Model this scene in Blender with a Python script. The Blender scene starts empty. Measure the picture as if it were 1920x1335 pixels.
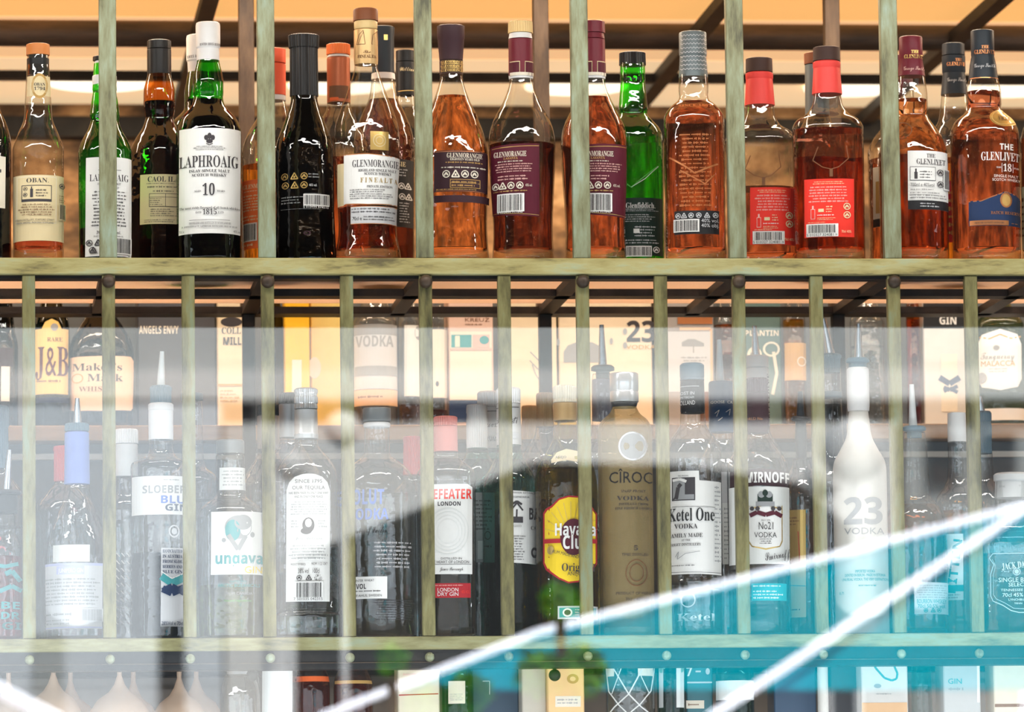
import bpy, math, random
from mathutils import Vector, Matrix
random.seed(7)
SC = bpy.context.scene
COL = SC.collection

# ------------------------------------------------------------------ camera
YAW, PITCH, ROLL, FPX = 0.105917, 0.105644, -0.012187, 9980.9
CAM = Vector((0.0, -6.8, 1.0))
FW = Vector((math.sin(YAW)*math.cos(PITCH), math.cos(YAW)*math.cos(PITCH), math.sin(PITCH)))
_r = Vector((math.cos(YAW), -math.sin(YAW), 0.0)); _u = _r.cross(FW)
RT = math.cos(ROLL)*_r + math.sin(ROLL)*_u
UP = -math.sin(ROLL)*_r + math.cos(ROLL)*_u
cd = bpy.data.cameras.new('camera'); cam = bpy.data.objects.new('camera', cd); COL.objects.link(cam)
cam.matrix_world = Matrix((( RT.x, UP.x, -FW.x, CAM.x), (RT.y, UP.y, -FW.y, CAM.y), (RT.z, UP.z, -FW.z, CAM.z), (0, 0, 0, 1)))
cd.sensor_width = 36.0; cd.lens = 36.0*FPX/1920.0
cd.clip_start = 0.05; cd.clip_end = 200
cd.dof.use_dof = True; cd.dof.focus_distance = 6.86; cd.dof.aperture_fstop = 7.6
SC.camera = cam

# ------------------------------------------------------------------ light
SC.view_settings.view_transform = 'Standard'; SC.view_settings.look = 'None'
SC.view_settings.gamma = 1.0; SC.view_settings.use_curve_mapping = False
SC.view_settings.exposure = 0.0
world = bpy.data.worlds.new('daylight'); SC.world = world; world.use_nodes = True
bg = world.node_tree.nodes['Background']
bg.inputs['Color'].default_value = (0.80, 0.90, 1.0, 1); bg.inputs['Strength'].default_value = 3.0
sd = bpy.data.lights.new('sun', 'SUN'); sun = bpy.data.objects.new('sun', sd); COL.objects.link(sun)
sd.energy = 10.0; sd.angle = 0.03; sd.color = (1.0, 0.96, 0.90)
sun.rotation_euler = Vector((-0.30, -0.72, -0.62)).to_track_quat('-Z', 'Y').to_euler()
def fill_light(name, x0, x1, y, z, tilt, w, col):   # unseen area lights added to brighten the shelves and stone wall
    d = bpy.data.lights.new(name, 'AREA'); o = bpy.data.objects.new(name, d); COL.objects.link(o); d.shape = 'RECTANGLE'
    d.size = x1-x0; d.size_y = 0.05; d.energy = w; d.color = col; o.location = ((x0+x1)/2, y, z); o.rotation_euler = (tilt, 0, 0); return o
fill_light('front_fill_light', -0.9, 2.2, -0.40, 2.27, math.radians(22), 19, (1.0, 0.95, 0.88))  # added out of view to light the bottle fronts
fill_light('back_bar_fill_light', -0.75, 2.0, 0.47, 1.815, math.radians(20), 1.1, (1.0, 0.82, 0.64))  # added to warm the rear bottles on the ledge
fill_light('upper_shelf_fill_light', -0.9, 2.2, 0.30, 2.30, 0.0, 22, (1.0, 0.80, 0.60))  # added above the view to brighten the opal shelf and upper bottles
fill_light('lower_recess_fill_light', -0.75, 2.0, 0.34, 1.318, math.radians(10), 3.5, (1.0, 0.74, 0.50))  # added to warm the bottles below the lower shelf
fill_light('stone_wall_fill_light', -1.4, 2.6, 1.75, 2.30, math.radians(15), 26, (1.0, 0.70, 0.42))  # added to brighten the stone wall behind the bottles
fill_light('sill_fill_light', -0.9, 2.2, -0.38, 1.08, math.radians(112), 13, (0.92, 0.97, 1.0))  # added below the view to lift the lower labels
CY = SC.cycles
CY.max_bounces = 14; CY.transparent_max_bounces = 40; CY.transmission_bounces = 12
CY.glossy_bounces = 4; CY.diffuse_bounces = 3
CY.caustics_reflective = False; CY.caustics_refractive = False
CY.sample_clamp_indirect = 6.0; CY.blur_glossy = 0.5

# ------------------------------------------------------------------ picture <-> place
Z1, Z0 = 1.85113, 1.36306                    # tops of the upper and lower shelf bars
def W(px, py, Y):                            # point of the plane y = Y seen at a pixel
    d = FW*FPX + RT*(px-960.0) + UP*(667.5-py)
    return CAM + d*((Y-CAM.y)/d.y)
def PROJ(p):
    d = Vector(p)-CAM; z = d.dot(FW)
    return 960+FPX*d.dot(RT)/z, 667.5-FPX*d.dot(UP)/z
def SCALE(p): return FPX/(Vector(p)-CAM).dot(FW)
PANE_Y = -0.5
def MIR(px, py, yv):                         # a place out in the street, met by the view after the window pane turns it back
    p = W(px, py, yv); return Vector((p.x, 2*PANE_Y-p.y, p.z))

# ------------------------------------------------------------------ materials
MATS = {}
def nt(name):
    m = bpy.data.materials.new(name); m.use_nodes = True
    n = m.node_tree; n.nodes.clear(); o = n.nodes.new('ShaderNodeOutputMaterial')
    MATS[name] = m; return m, n, o
def mat(name, col, rough=0.5, metal=0.0, emit=0.0, spec=0.5, var=0.08):
    if name in MATS: return MATS[name]
    m, n, o = nt(name); b = n.nodes.new('ShaderNodeBsdfPrincipled')
    b.inputs['Roughness'].default_value = rough; b.inputs['Metallic'].default_value = metal
    b.inputs['Specular IOR Level'].default_value = spec
    c = (*col, 1)
    b.inputs['Base Color'].default_value = c
    if var and not emit:                     # slight unevenness of the surface colour
        tc = n.nodes.new('ShaderNodeTexCoord'); nz = n.nodes.new('ShaderNodeTexNoise'); nz.inputs['Scale'].default_value = 60
        nz.inputs['Detail'].default_value = 4
        mx = n.nodes.new('ShaderNodeMix'); mx.data_type = 'RGBA'
        mx.inputs[6].default_value = tuple(x*(1-var) for x in col)+(1,); mx.inputs[7].default_value = tuple(min(1, x*(1+var)) for x in col)+(1,)
        n.links.new(tc.outputs['Object'], nz.inputs['Vector']); n.links.new(nz.outputs['Fac'], mx.inputs[0]); n.links.new(mx.outputs[2], b.inputs['Base Color'])
    if emit:
        b.inputs['Emission Color'].default_value = c; b.inputs['Emission Strength'].default_value = emit
    n.links.new(b.outputs[0], o.inputs[0]); return m
def glass(name, col, edge, refl=1.0):        # thin wall of bottle glass: tinted clear with a deeper tint where the wall is seen edge-on
    if name in MATS: return MATS[name]
    m, n, o = nt(name)
    lw = n.nodes.new('ShaderNodeLayerWeight'); lw.inputs['Blend'].default_value = 0.4
    pw = n.nodes.new('ShaderNodeMath'); pw.operation = 'POWER'; pw.inputs[1].default_value = 3.2
    n.links.new(lw.outputs['Facing'], pw.inputs[0])
    mx = n.nodes.new('ShaderNodeMix'); mx.data_type = 'RGBA'
    mx.inputs[6].default_value = (*col, 1); mx.inputs[7].default_value = (*edge, 1)
    n.links.new(pw.outputs[0], mx.inputs[0])
    t = n.nodes.new('ShaderNodeBsdfTransparent'); n.links.new(mx.outputs[2], t.inputs['Color'])
    g = n.nodes.new('ShaderNodeBsdfGlossy'); g.inputs['Roughness'].default_value = 0.03
    tc = n.nodes.new('ShaderNodeTexCoord'); nz = n.nodes.new('ShaderNodeTexNoise'); nz.inputs['Scale'].default_value = 45; bp = n.nodes.new('ShaderNodeBump'); bp.inputs['Strength'].default_value = 0.4; bp.inputs['Distance'].default_value = 0.004
    n.links.new(tc.outputs['Object'], nz.inputs['Vector']); n.links.new(nz.outputs['Fac'], bp.inputs['Height']); n.links.new(bp.outputs[0], g.inputs['Normal'])
    l2 = n.nodes.new('ShaderNodeLayerWeight'); l2.inputs['Blend'].default_value = 0.5
    p5 = n.nodes.new('ShaderNodeMath'); p5.operation = 'POWER'; p5.inputs[1].default_value = 5.0     # reflection of a thin pane, the same from both sides
    n.links.new(l2.outputs['Facing'], p5.inputs[0])
    ml = n.nodes.new('ShaderNodeMath'); ml.operation = 'MULTIPLY_ADD'; ml.inputs[1].default_value = 0.8; ml.inputs[2].default_value = 0.045*refl; ml.use_clamp = True
    n.links.new(p5.outputs[0], ml.inputs[0])
    s = n.nodes.new('ShaderNodeMixShader'); n.links.new(ml.outputs[0], s.inputs[0]); n.links.new(t.outputs[0], s.inputs[1]); n.links.new(g.outputs[0], s.inputs[2])
    n.links.new(s.outputs[0], o.inputs[0]); return m
def frosted(name, tint, col, k):              # satin etched glass
    m, n, o = nt(name); t = n.nodes.new('ShaderNodeBsdfTransparent'); t.inputs[0].default_value = (*tint, 1)
    d = n.nodes.new('ShaderNodeBsdfPrincipled'); d.inputs['Base Color'].default_value = (*col, 1); d.inputs['Roughness'].default_value = 0.35
    s = n.nodes.new('ShaderNodeMixShader'); s.inputs[0].default_value = k; n.links.new(t.outputs[0], s.inputs[1]); n.links.new(d.outputs[0], s.inputs[2])
    n.links.new(s.outputs[0], o.inputs[0]); return m
def liquid(name, col, ior=1.12):
    if name in MATS: return MATS[name]
    m, n, o = nt(name); g = n.nodes.new('ShaderNodeBsdfGlass'); g.inputs['Color'].default_value = (*col, 1)
    g.inputs['Roughness'].default_value = 0.0; g.inputs['IOR'].default_value = ior
    n.links.new(g.outputs[0], o.inputs[0]); return m
def mottled(name, cols, rough, metal, scale, stretch=(1, 1, 1), bump=0.0, spec=0.5):
    m, n, o = nt(name); b = n.nodes.new('ShaderNodeBsdfPrincipled')
    tc = n.nodes.new('ShaderNodeTexCoord'); mp = n.nodes.new('ShaderNodeMapping'); mp.inputs['Scale'].default_value = stretch
    nz = n.nodes.new('ShaderNodeTexNoise'); nz.inputs['Scale'].default_value = scale; nz.inputs['Detail'].default_value = 7; nz.inputs['Roughness'].default_value = 0.65
    rp = n.nodes.new('ShaderNodeValToRGB'); e = rp.color_ramp.elements
    k = len(cols)
    for i in range(k):
        pos = 0.32+0.36*i/(k-1)
        if i < 2: el = e[i]; el.position = pos
        else: el = e.new(pos)
        el.color = (*cols[i], 1)
    n.links.new(tc.outputs['Object'], mp.inputs[0]); n.links.new(mp.outputs[0], nz.inputs['Vector']); n.links.new(nz.outputs['Fac'], rp.inputs[0])
    n.links.new(rp.outputs[0], b.inputs['Base Color'])
    b.inputs['Roughness'].default_value = rough; b.inputs['Metallic'].default_value = metal; b.inputs['Specular IOR Level'].default_value = spec
    if bump:
        bp = n.nodes.new('ShaderNodeBump'); bp.inputs['Strength'].default_value = bump; bp.inputs['Distance'].default_value = 0.01
        n.links.new(nz.outputs['Fac'], bp.inputs['Height']); n.links.new(bp.outputs[0], b.inputs['Normal'])
    n.links.new(b.outputs[0], o.inputs[0]); return m

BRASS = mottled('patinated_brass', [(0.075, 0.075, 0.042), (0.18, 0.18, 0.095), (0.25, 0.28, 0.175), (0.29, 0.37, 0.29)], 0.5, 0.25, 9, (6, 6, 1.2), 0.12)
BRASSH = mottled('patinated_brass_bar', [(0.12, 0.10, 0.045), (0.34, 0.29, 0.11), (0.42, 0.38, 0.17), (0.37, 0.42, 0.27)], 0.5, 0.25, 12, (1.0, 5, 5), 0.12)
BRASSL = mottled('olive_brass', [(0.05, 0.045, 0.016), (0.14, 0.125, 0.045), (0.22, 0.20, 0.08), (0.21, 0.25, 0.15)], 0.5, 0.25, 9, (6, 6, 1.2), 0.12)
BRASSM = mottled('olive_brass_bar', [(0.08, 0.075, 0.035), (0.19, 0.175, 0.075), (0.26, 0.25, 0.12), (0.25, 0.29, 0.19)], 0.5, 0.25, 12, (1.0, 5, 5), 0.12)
STEEL = mottled('blackened_steel', [(0.006, 0.006, 0.007), (0.014, 0.014, 0.015), (0.028, 0.025, 0.022)], 0.55, 0.0, 14, (1, 1, 1), 0.05, 0.2)
RUST = mottled('brown_steel', [(0.025, 0.015, 0.010), (0.06, 0.037, 0.022), (0.09, 0.06, 0.038)], 0.5, 0.3, 14, (4, 4, 1), 0.05)

# ------------------------------------------------------------------ mesh building
class MB:
    def __init__(s): s.v = []; s.f = []; s.m = []
    def add(s, vs, fs, mi=0):
        b = len(s.v); s.v += [tuple(p) for p in vs]
        for f in fs: s.f.append(tuple(i+b for i in f)); s.m.append(mi)
    def box(s, x0, x1, y0, y1, z0, z1, mi=0, c=0.0):
        if c <= 0:
            vs = [(x, y, z) for z in (z0, z1) for y in (y0, y1) for x in (x0, x1)]
            s.add(vs, [(0, 2, 3, 1), (4, 5, 7, 6), (0, 1, 5, 4), (2, 6, 7, 3), (0, 4, 6, 2), (1, 3, 7, 5)], mi); return
        vs = []; fs = []                     # chamfered box: each corner gives three points
        X, Yy, Z = (x0, x1), (y0, y1), (z0, z1)
        def idx(i, j, k, a): return ((i*2+j)*2+k)*3+a
        for i in (0, 1):
            for j in (0, 1):
                for k in (0, 1):
                    sx, sy, sz = (1-2*i)*c, (1-2*j)*c, (1-2*k)*c
                    vs += [(X[i], Yy[j]+sy, Z[k]+sz), (X[i]+sx, Yy[j], Z[k]+sz), (X[i]+sx, Yy[j]+sy, Z[k])]
        cyc = ((0, 0), (1, 0), (1, 1), (0, 1))
        for i in (0, 1):
            q = [idx(i, j, k, 0) for j, k in cyc]; fs.append(q if i else q[::-1])
            q = [idx(j, i, k, 1) for j, k in cyc]; fs.append(q[::-1] if i else q)
            q = [idx(j, k, i, 2) for j, k in cyc]; fs.append(q if i else q[::-1])
        for a in (0, 1):
            for b in (0, 1):
                fs.append([idx(0, a, b, 1), idx(0, a, b, 2), idx(1, a, b, 2), idx(1, a, b, 1)])
                fs.append([idx(a, 0, b, 0), idx(a, 0, b, 2), idx(a, 1, b, 2), idx(a, 1, b, 0)])
                fs.append([idx(a, b, 0, 0), idx(a, b, 0, 1), idx(a, b, 1, 1), idx(a, b, 1, 0)])
                for k in (0, 1): pass
        for i in (0, 1):
            for j in (0, 1):
                for k in (0, 1): fs.append([idx(i, j, k, 0), idx(i, j, k, 1), idx(i, j, k, 2)])
        s.add(vs, fs, mi)
    def tube(s, pts, rads, seg=12, mi=0, cap=True):
        pts = [Vector(p) for p in pts]
        if not hasattr(rads, '__len__'): rads = [rads]*len(pts)
        rings = []; prev = None
        for i, p in enumerate(pts):
            t = (pts[min(i+1, len(pts)-1)]-pts[max(i-1, 0)]).normalized()
            a = prev if prev is not None else (Vector((0, 0, 1)) if abs(t.z) < 0.9 else Vector((1, 0, 0)))
            u = (a-t*a.dot(t)).normalized(); w = t.cross(u); prev = u
            rings.append([p+(u*math.cos(2*math.pi*k/seg)+w*math.sin(2*math.pi*k/seg))*rads[i] for k in range(seg)])
        vs = [q for r in rings for q in r]; fs = []
        for i in range(len(rings)-1):
            for k in range(seg):
                k2 = (k+1) % seg; fs.append((i*seg+k, i*seg+k2, (i+1)*seg+k2, (i+1)*seg+k))
        if cap: fs += [tuple(range(seg))[::-1], tuple((len(rings)-1)*seg+k for k in range(seg))]
        s.add(vs, fs, mi)
    def lathe(s, prof, sec, mi=0, cap0=True, cap1=True, rib=0, ribd=0.0):      # prof: [(z, r)], sec: unit section points
        n = len(sec); vs = []; fs = []
        for z, r in prof:
            for k, (a, b) in enumerate(sec):
                q = r*(1-(ribd if rib and (k % 2) else 0)); vs.append((a*q, b*q, z))
        for i in range(len(prof)-1):
            for k in range(n):
                k2 = (k+1) % n; fs.append((i*n+k, i*n+k2, (i+1)*n+k2, (i+1)*n+k))
        if cap0: fs.append(tuple(range(n))[::-1])
        if cap1: fs.append(tuple((len(prof)-1)*n+k for k in range(n)))
        s.add(vs, fs, mi)
    def ball(s, c, r, mi=0, a=10, b=16):
        pr = [(-r*math.cos(math.pi*i/a), max(1e-5, r*math.sin(math.pi*i/a))) for i in range(a+1)]
        st = len(s.v); s.lathe(pr, SECT(b), mi)
        for i in range(st, len(s.v)): p = s.v[i]; s.v[i] = (p[0]+c[0], p[1]+c[1], p[2]+c[2])
    def build(s, name, mats, parent=None, smooth=False, sharp=0.6):
        me = bpy.data.meshes.new(name); me.from_pydata(s.v, [], s.f)
        for m in (mats if isinstance(mats, (list, tuple)) else [mats]): me.materials.append(m)
        if any(s.m): me.polygons.foreach_set('material_index', s.m)
        if smooth:
            me.polygons.foreach_set('use_smooth', [True]*len(me.polygons))
            me.set_sharp_from_angle(angle=sharp)
        me.update()
        o = bpy.data.objects.new(name, me); COL.objects.link(o)
        if parent is not None: o.parent = parent
        return o
def SECT(n=36, e=2.0, dep=1.0):              # unit cross-section: circle (e = 2) or rounded square
    out = []
    for k in range(n):
        t = 2*math.pi*k/n; c, q = math.cos(t), math.sin(t)
        out.append((math.copysign(abs(c)**(2/e), c), math.copysign(abs(q)**(2/e), q)*dep))
    return out
def empty(name, loc, rz=0.0):
    o = bpy.data.objects.new(name, None); COL.objects.link(o); o.empty_display_size = 0.02
    o.location = loc; o.rotation_euler = (0, 0, rz); return o
def tag(o, label, cat, group=None):
    o['label'] = label; o['category'] = cat
    if group: o['group'] = group
    return o
def struct(o): o['kind'] = 'structure'; return o

# ------------------------------------------------------------------ lettering
def styled(t, f):
    base = {'s': (0x1D400, 0x1D41A, 0x1D7CE), 'S': (0x1D400, 0x1D41A, 0x1D7CE), 'b': (0x1D5D4, 0x1D5EE, 0x1D7EC), 'c': (0x1D4D0, 0x1D4EA, None), 'i': (0x1D468, 0x1D482, None)}.get(f)
    if not base: return t
    o = ''
    for ch in t:
        if 'A' <= ch <= 'Z': o += chr(base[0]+ord(ch)-65)
        elif 'a' <= ch <= 'z': o += chr(base[1]+ord(ch)-97)
        elif ch.isdigit() and ch.isascii() and base[2]: o += chr(base[2]+ord(ch)-48)
        else: o += ch
    return o
_tc = {}
def glyphs(t, f):
    if (t, f) in _tc: return _tc[(t, f)]
    c = bpy.data.curves.new('lettering', 'FONT'); c.body = styled(t, f); c.resolution_u = 2
    if f == 'S': c.offset = -0.004
    if f == 'b': c.offset = 0.006
    o = bpy.data.objects.new('lettering', c); COL.objects.link(o)
    me = o.evaluated_get(bpy.context.evaluated_depsgraph_get()).to_mesh()
    vs = [tuple(v.co) for v in me.vertices]; fs = [tuple(p.vertices) for p in me.polygons]
    bpy.data.objects.remove(o); bpy.data.curves.remove(c)
    if vs:
        x0 = min(v[0] for v in vs); x1 = max(v[0] for v in vs)
        vs = [(v[0]-x0, v[1]) for v in vs]; w = x1-x0
    else: w = 0
    _tc[(t, f)] = (vs, fs, w); return _tc[(t, f)]

def finer(vs, fs, lx, ly):                   # split long faces so that letters can follow a curved surface
    vs = list(vs); out = []; todo = [(f[0], f[i], f[i+1]) for f in fs for i in range(1, len(f)-1)]
    while todo:
        t = todo.pop(); best = 1.0; bi = -1
        for i in range(3):
            p, q = vs[t[i]], vs[t[(i+1) % 3]]; m = max(abs(p[0]-q[0])/lx, abs(p[1]-q[1])/ly)
            if m > best: best = m; bi = i
        if bi < 0: out.append(t); continue
        i, j, k = t[bi], t[(bi+1) % 3], t[(bi+2) % 3]; vs.append(((vs[i][0]+vs[j][0])/2, (vs[i][1]+vs[j][1])/2)); n = len(vs)-1
        todo += [(i, n, k), (n, j, k)]
    return vs, out
INK = {}
def ink(c):                                  # printed colours
    if c not in INK:
        v = PAL[c]; metal = 0.0
        if c in ('gold', 'silver', 'copper'): metal = 0.7
        INK[c] = mat('print_'+c, v, 0.55 if not metal else 0.3, metal, spec=0.25, var=0.04)
    return INK[c]
PAL = dict(white=(0.78, 0.78, 0.76), cream=(0.72, 0.60, 0.36), tan=(0.50, 0.30, 0.09), ivory=(0.74, 0.68, 0.56), black=(0.015, 0.015, 0.017), ink=(0.05, 0.045, 0.05),
           grey=(0.30, 0.31, 0.32), pale=(0.55, 0.56, 0.58), red=(0.80, 0.035, 0.02), dred=(0.40, 0.012, 0.02), orange=(0.80, 0.14, 0.03), burg=(0.085, 0.006, 0.018),
           plum=(0.035, 0.012, 0.018), gold=(0.65, 0.45, 0.15), silver=(0.7, 0.7, 0.72), copper=(0.6, 0.25, 0.1), navy=(0.012, 0.03, 0.09), blue=(0.08, 0.16, 0.50), dgreen=(0.006, 0.022, 0.015),
           yellow=(0.85, 0.60, 0.02), lilac=(0.42, 0.45, 0.68), pink=(0.75, 0.45, 0.40), green=(0.08, 0.35, 0.06), teal=(0.05, 0.30, 0.32), peach=(0.72, 0.46, 0.26), brown=(0.16, 0.07, 0.03), frost=(0.70, 0.72, 0.70), straw=(0.78, 0.52, 0.17), peachy=(0.80, 0.58, 0.42))

class Print:
    """collects everything printed on one label; F maps a picture position and a lift to a point on the surface"""
    def __init__(s, F): s.F = F; s.mb = MB(); s.mats = []; s.k = 0
    def mi(s, c):
        m = ink(c)
        if m not in s.mats: s.mats.append(m)
        return s.mats.index(m)
    def strip(s, cols, c):                   # cols: [(x, ytop, ybottom)]
        fine = []
        for (a, b) in zip(cols, cols[1:]):
            n = max(1, int(abs(b[0]-a[0])/5))
            for i in range(n): t = i/n; fine.append(tuple(a[j]+(b[j]-a[j])*t for j in range(3)))
        fine.append(cols[-1]); rows = 5 if max(q[2]-q[1] for q in fine) > 25 else 1
        vs = []; fs = []
        for (x, t, b) in fine:
            for r in range(rows+1): vs.append(s.F(x, t+(b-t)*r/rows, s.lift()))
        for i in range(len(fine)-1):
            for r in range(rows):
                a = i*(rows+1)+r; fs.append((a, a+1, a+rows+2, a+rows+1))
        s.mb.add(vs, fs, s.mi(c))
    def lift(s): return 0.00035+0.00012*s.k
    def op(s, o):
        k = o[0]
        if k == 'R': s.strip([(o[1], o[3], o[4]), (o[2], o[3], o[4])], o[5])
        elif k == 'S': s.strip(o[1], o[2])
        elif k == 'T':
            _, t, x, y, h, c, f = o[:7]; vs, fs, w = glyphs(t, f); kx = ky = h/0.70
            if len(o) > 7 and o[7] and w: kx = o[7]/w
            if h > 6: vs, fs = finer(vs, fs, 3.5/kx, 12/ky)
            rot = math.radians(o[8]) if len(o) > 8 else 0.0; cr, sr = math.cos(rot), math.sin(rot); P = []
            for (a, b) in vs:
                u, v = (a-w/2)*kx, (b-0.35)*ky
                P.append(s.F(x+u*cr-v*sr, y-(u*sr+v*cr), s.lift()))
            s.mb.add(P, fs, s.mi(c))
        elif k == 'M':                       # small print
            _, x0, x1, y0, y1, n, c = o[:7]; mode = o[7] if len(o) > 7 else 'l'; rg = random.Random(int(x0*7+y0*13)); vs = []; fs = []
            for i in range(n):
                y = y0+(y1-y0)*(i+0.2)/n; h = (y1-y0)/n*0.52; a, b = x0, x1
                if mode == 'c': q = rg.uniform(0, 0.25)*(x1-x0); a += q/2; b -= q/2
                else: b -= rg.uniform(0, 0.3)*(x1-x0)
                x = a; lw = h*0.62; left = rg.randint(2, 8)
                while x+lw < b:
                    if left == 0: x += lw*0.9; left = rg.randint(2, 8); continue
                    yy = y+(0 if rg.random() < 0.3 else h*0.22); hh = h if yy == y else h*0.78; j = len(vs)
                    vs += [s.F(x, yy, s.lift()), s.F(x+lw*0.72, yy, s.lift()), s.F(x+lw*0.72, y+hh, s.lift()), s.F(x, y+hh, s.lift())]; fs.append((j, j+3, j+2, j+1))
                    x += lw; left -= 1
            s.mb.add(vs, fs, s.mi(c))
        elif k == 'B':                       # barcode
            _, x0, x1, y0, y1 = o[:5]; bgc, fg = (o[5], o[6]) if len(o) > 6 else ('white', 'black'); s.op(('R', x0-2, x1+2, y0-2, y1+2, bgc)); s.k += 1
            x = x0; rg = random.Random(int(x0)); W_ = (x1-x0)/52
            while x < x1-W_:
                w = W_*rg.choice((0.7, 0.7, 1.2, 1.8)); s.strip([(x, y0, y1), (min(x+w, x1), y0, y1)], fg); x += w+W_*rg.choice((0.7, 0.9, 1.4))
        elif k == 'O':                       # disc or ring
            _, x, y, rx, ry, c = o[:6]; inn = o[6] if len(o) > 6 else 0.0; n = 28; vs = []; fs = []
            for i in range(n):
                t = 2*math.pi*i/n; vs.append(s.F(x+rx*math.cos(t), y+ry*math.sin(t), s.lift())); vs.append(s.F(x+rx*inn*math.cos(t), y+ry*inn*math.sin(t), s.lift()))
            for i in range(n): j = (i+1) % n; fs.append((2*i, 2*i+1, 2*j+1, 2*j))
            s.mb.add(vs, fs, s.mi(c))
        elif k == 'L':                       # drawn line
            _, pts, w, c = o[:4]; vs = []; fs = []
            for (a, b) in zip(pts, pts[1:]):
                L = math.hypot(b[0]-a[0], b[1]-a[1]) or 1; nx, ny = -(b[1]-a[1])/L*w/2, (b[0]-a[0])/L*w/2; n = max(1, int(L/8)); j = len(vs)
                for i in range(n+1):
                    t = i/n; x, y = a[0]+(b[0]-a[0])*t, a[1]+(b[1]-a[1])*t
                    vs += [s.F(x+nx, y+ny, s.lift()), s.F(x-nx, y-ny, s.lift())]
                for i in range(n): fs.append((j+2*i, j+2*i+1, j+2*i+3, j+2*i+2))
            s.mb.add(vs, fs, s.mi(c))
        elif k == 'Y':                       # row of small round and triangular recycling marks
            _, xs, y, r, c = o[:5]
            for i, x in enumerate(xs):
                if i % 3 == 1:
                    s.op(('L', [(x-r, y+r*0.8), (x, y-r), (x+r, y+r*0.8), (x-r, y+r*0.8)], r*0.32, c)); s.op(('R', x-r*0.25, x+r*0.25, y-r*0.1, y+r*0.5, c))
                else:
                    s.op(('O', x, y, r, r, c, 0.76)); s.op(('L', [(x-r*0.5, y+r*0.4), (x, y-r*0.4), (x+r*0.4, y+r*0.35)], r*0.4, c))
            return
        s.k += 1
    def build(s, name, parent): return s.mb.build(name, s.mats, parent)

def smoothprof(p):                           # [(y, hw)] -> dense, eased like blown glass
    out = []
    for i in range(len(p)-1):
        p0 = p[max(i-1, 0)]; a = p[i]; b = p[i+1]; p3 = p[min(i+2, len(p)-1)]
        n = 1 if abs(a[1]-b[1]) < 0.6 else 6
        def sl(q, r): d = r[0]-q[0]; return (r[1]-q[1])/d if abs(d) > 1e-6 else 0
        m1 = sl(p0, b) if i > 0 else sl(a, b); m2 = sl(a, p3) if i+2 < len(p) else sl(a, b); sm = sl(a, b)
        if sm == 0 or m1*sm < 0: m1 = 0
        if sm == 0 or m2*sm < 0: m2 = 0
        lim = 3*abs(sm); m1 = max(-lim, min(lim, m1)); m2 = max(-lim, min(lim, m2)); d = b[0]-a[0]
        for k in range(n):
            t = k/n; t2 = t*t; t3 = t2*t
            out.append((a[0]+d*t, (2*t3-3*t2+1)*a[1]+(t3-2*t2+t)*d*m1+(-2*t3+3*t2)*b[1]+(t3-t2)*d*m2))
    out.append(p[-1]); return out
def hw_at(dp, y):
    if y <= dp[0][0]: return dp[0][1]
    for a, b in zip(dp, dp[1:]):
        if y <= b[0]: t = (y-a[0])/((b[0]-a[0]) or 1); return a[1]+(b[1]-a[1])*t
    return dp[-1][1]
FOOT = frosted('amber_shelf_light_tint', (1.0, 0.80, 0.55), (0.85, 0.48, 0.20), 0.2)  # amber tint stands in for shelf light gathered in the glass base
BOTTLES = []
LEVEL = {}
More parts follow.
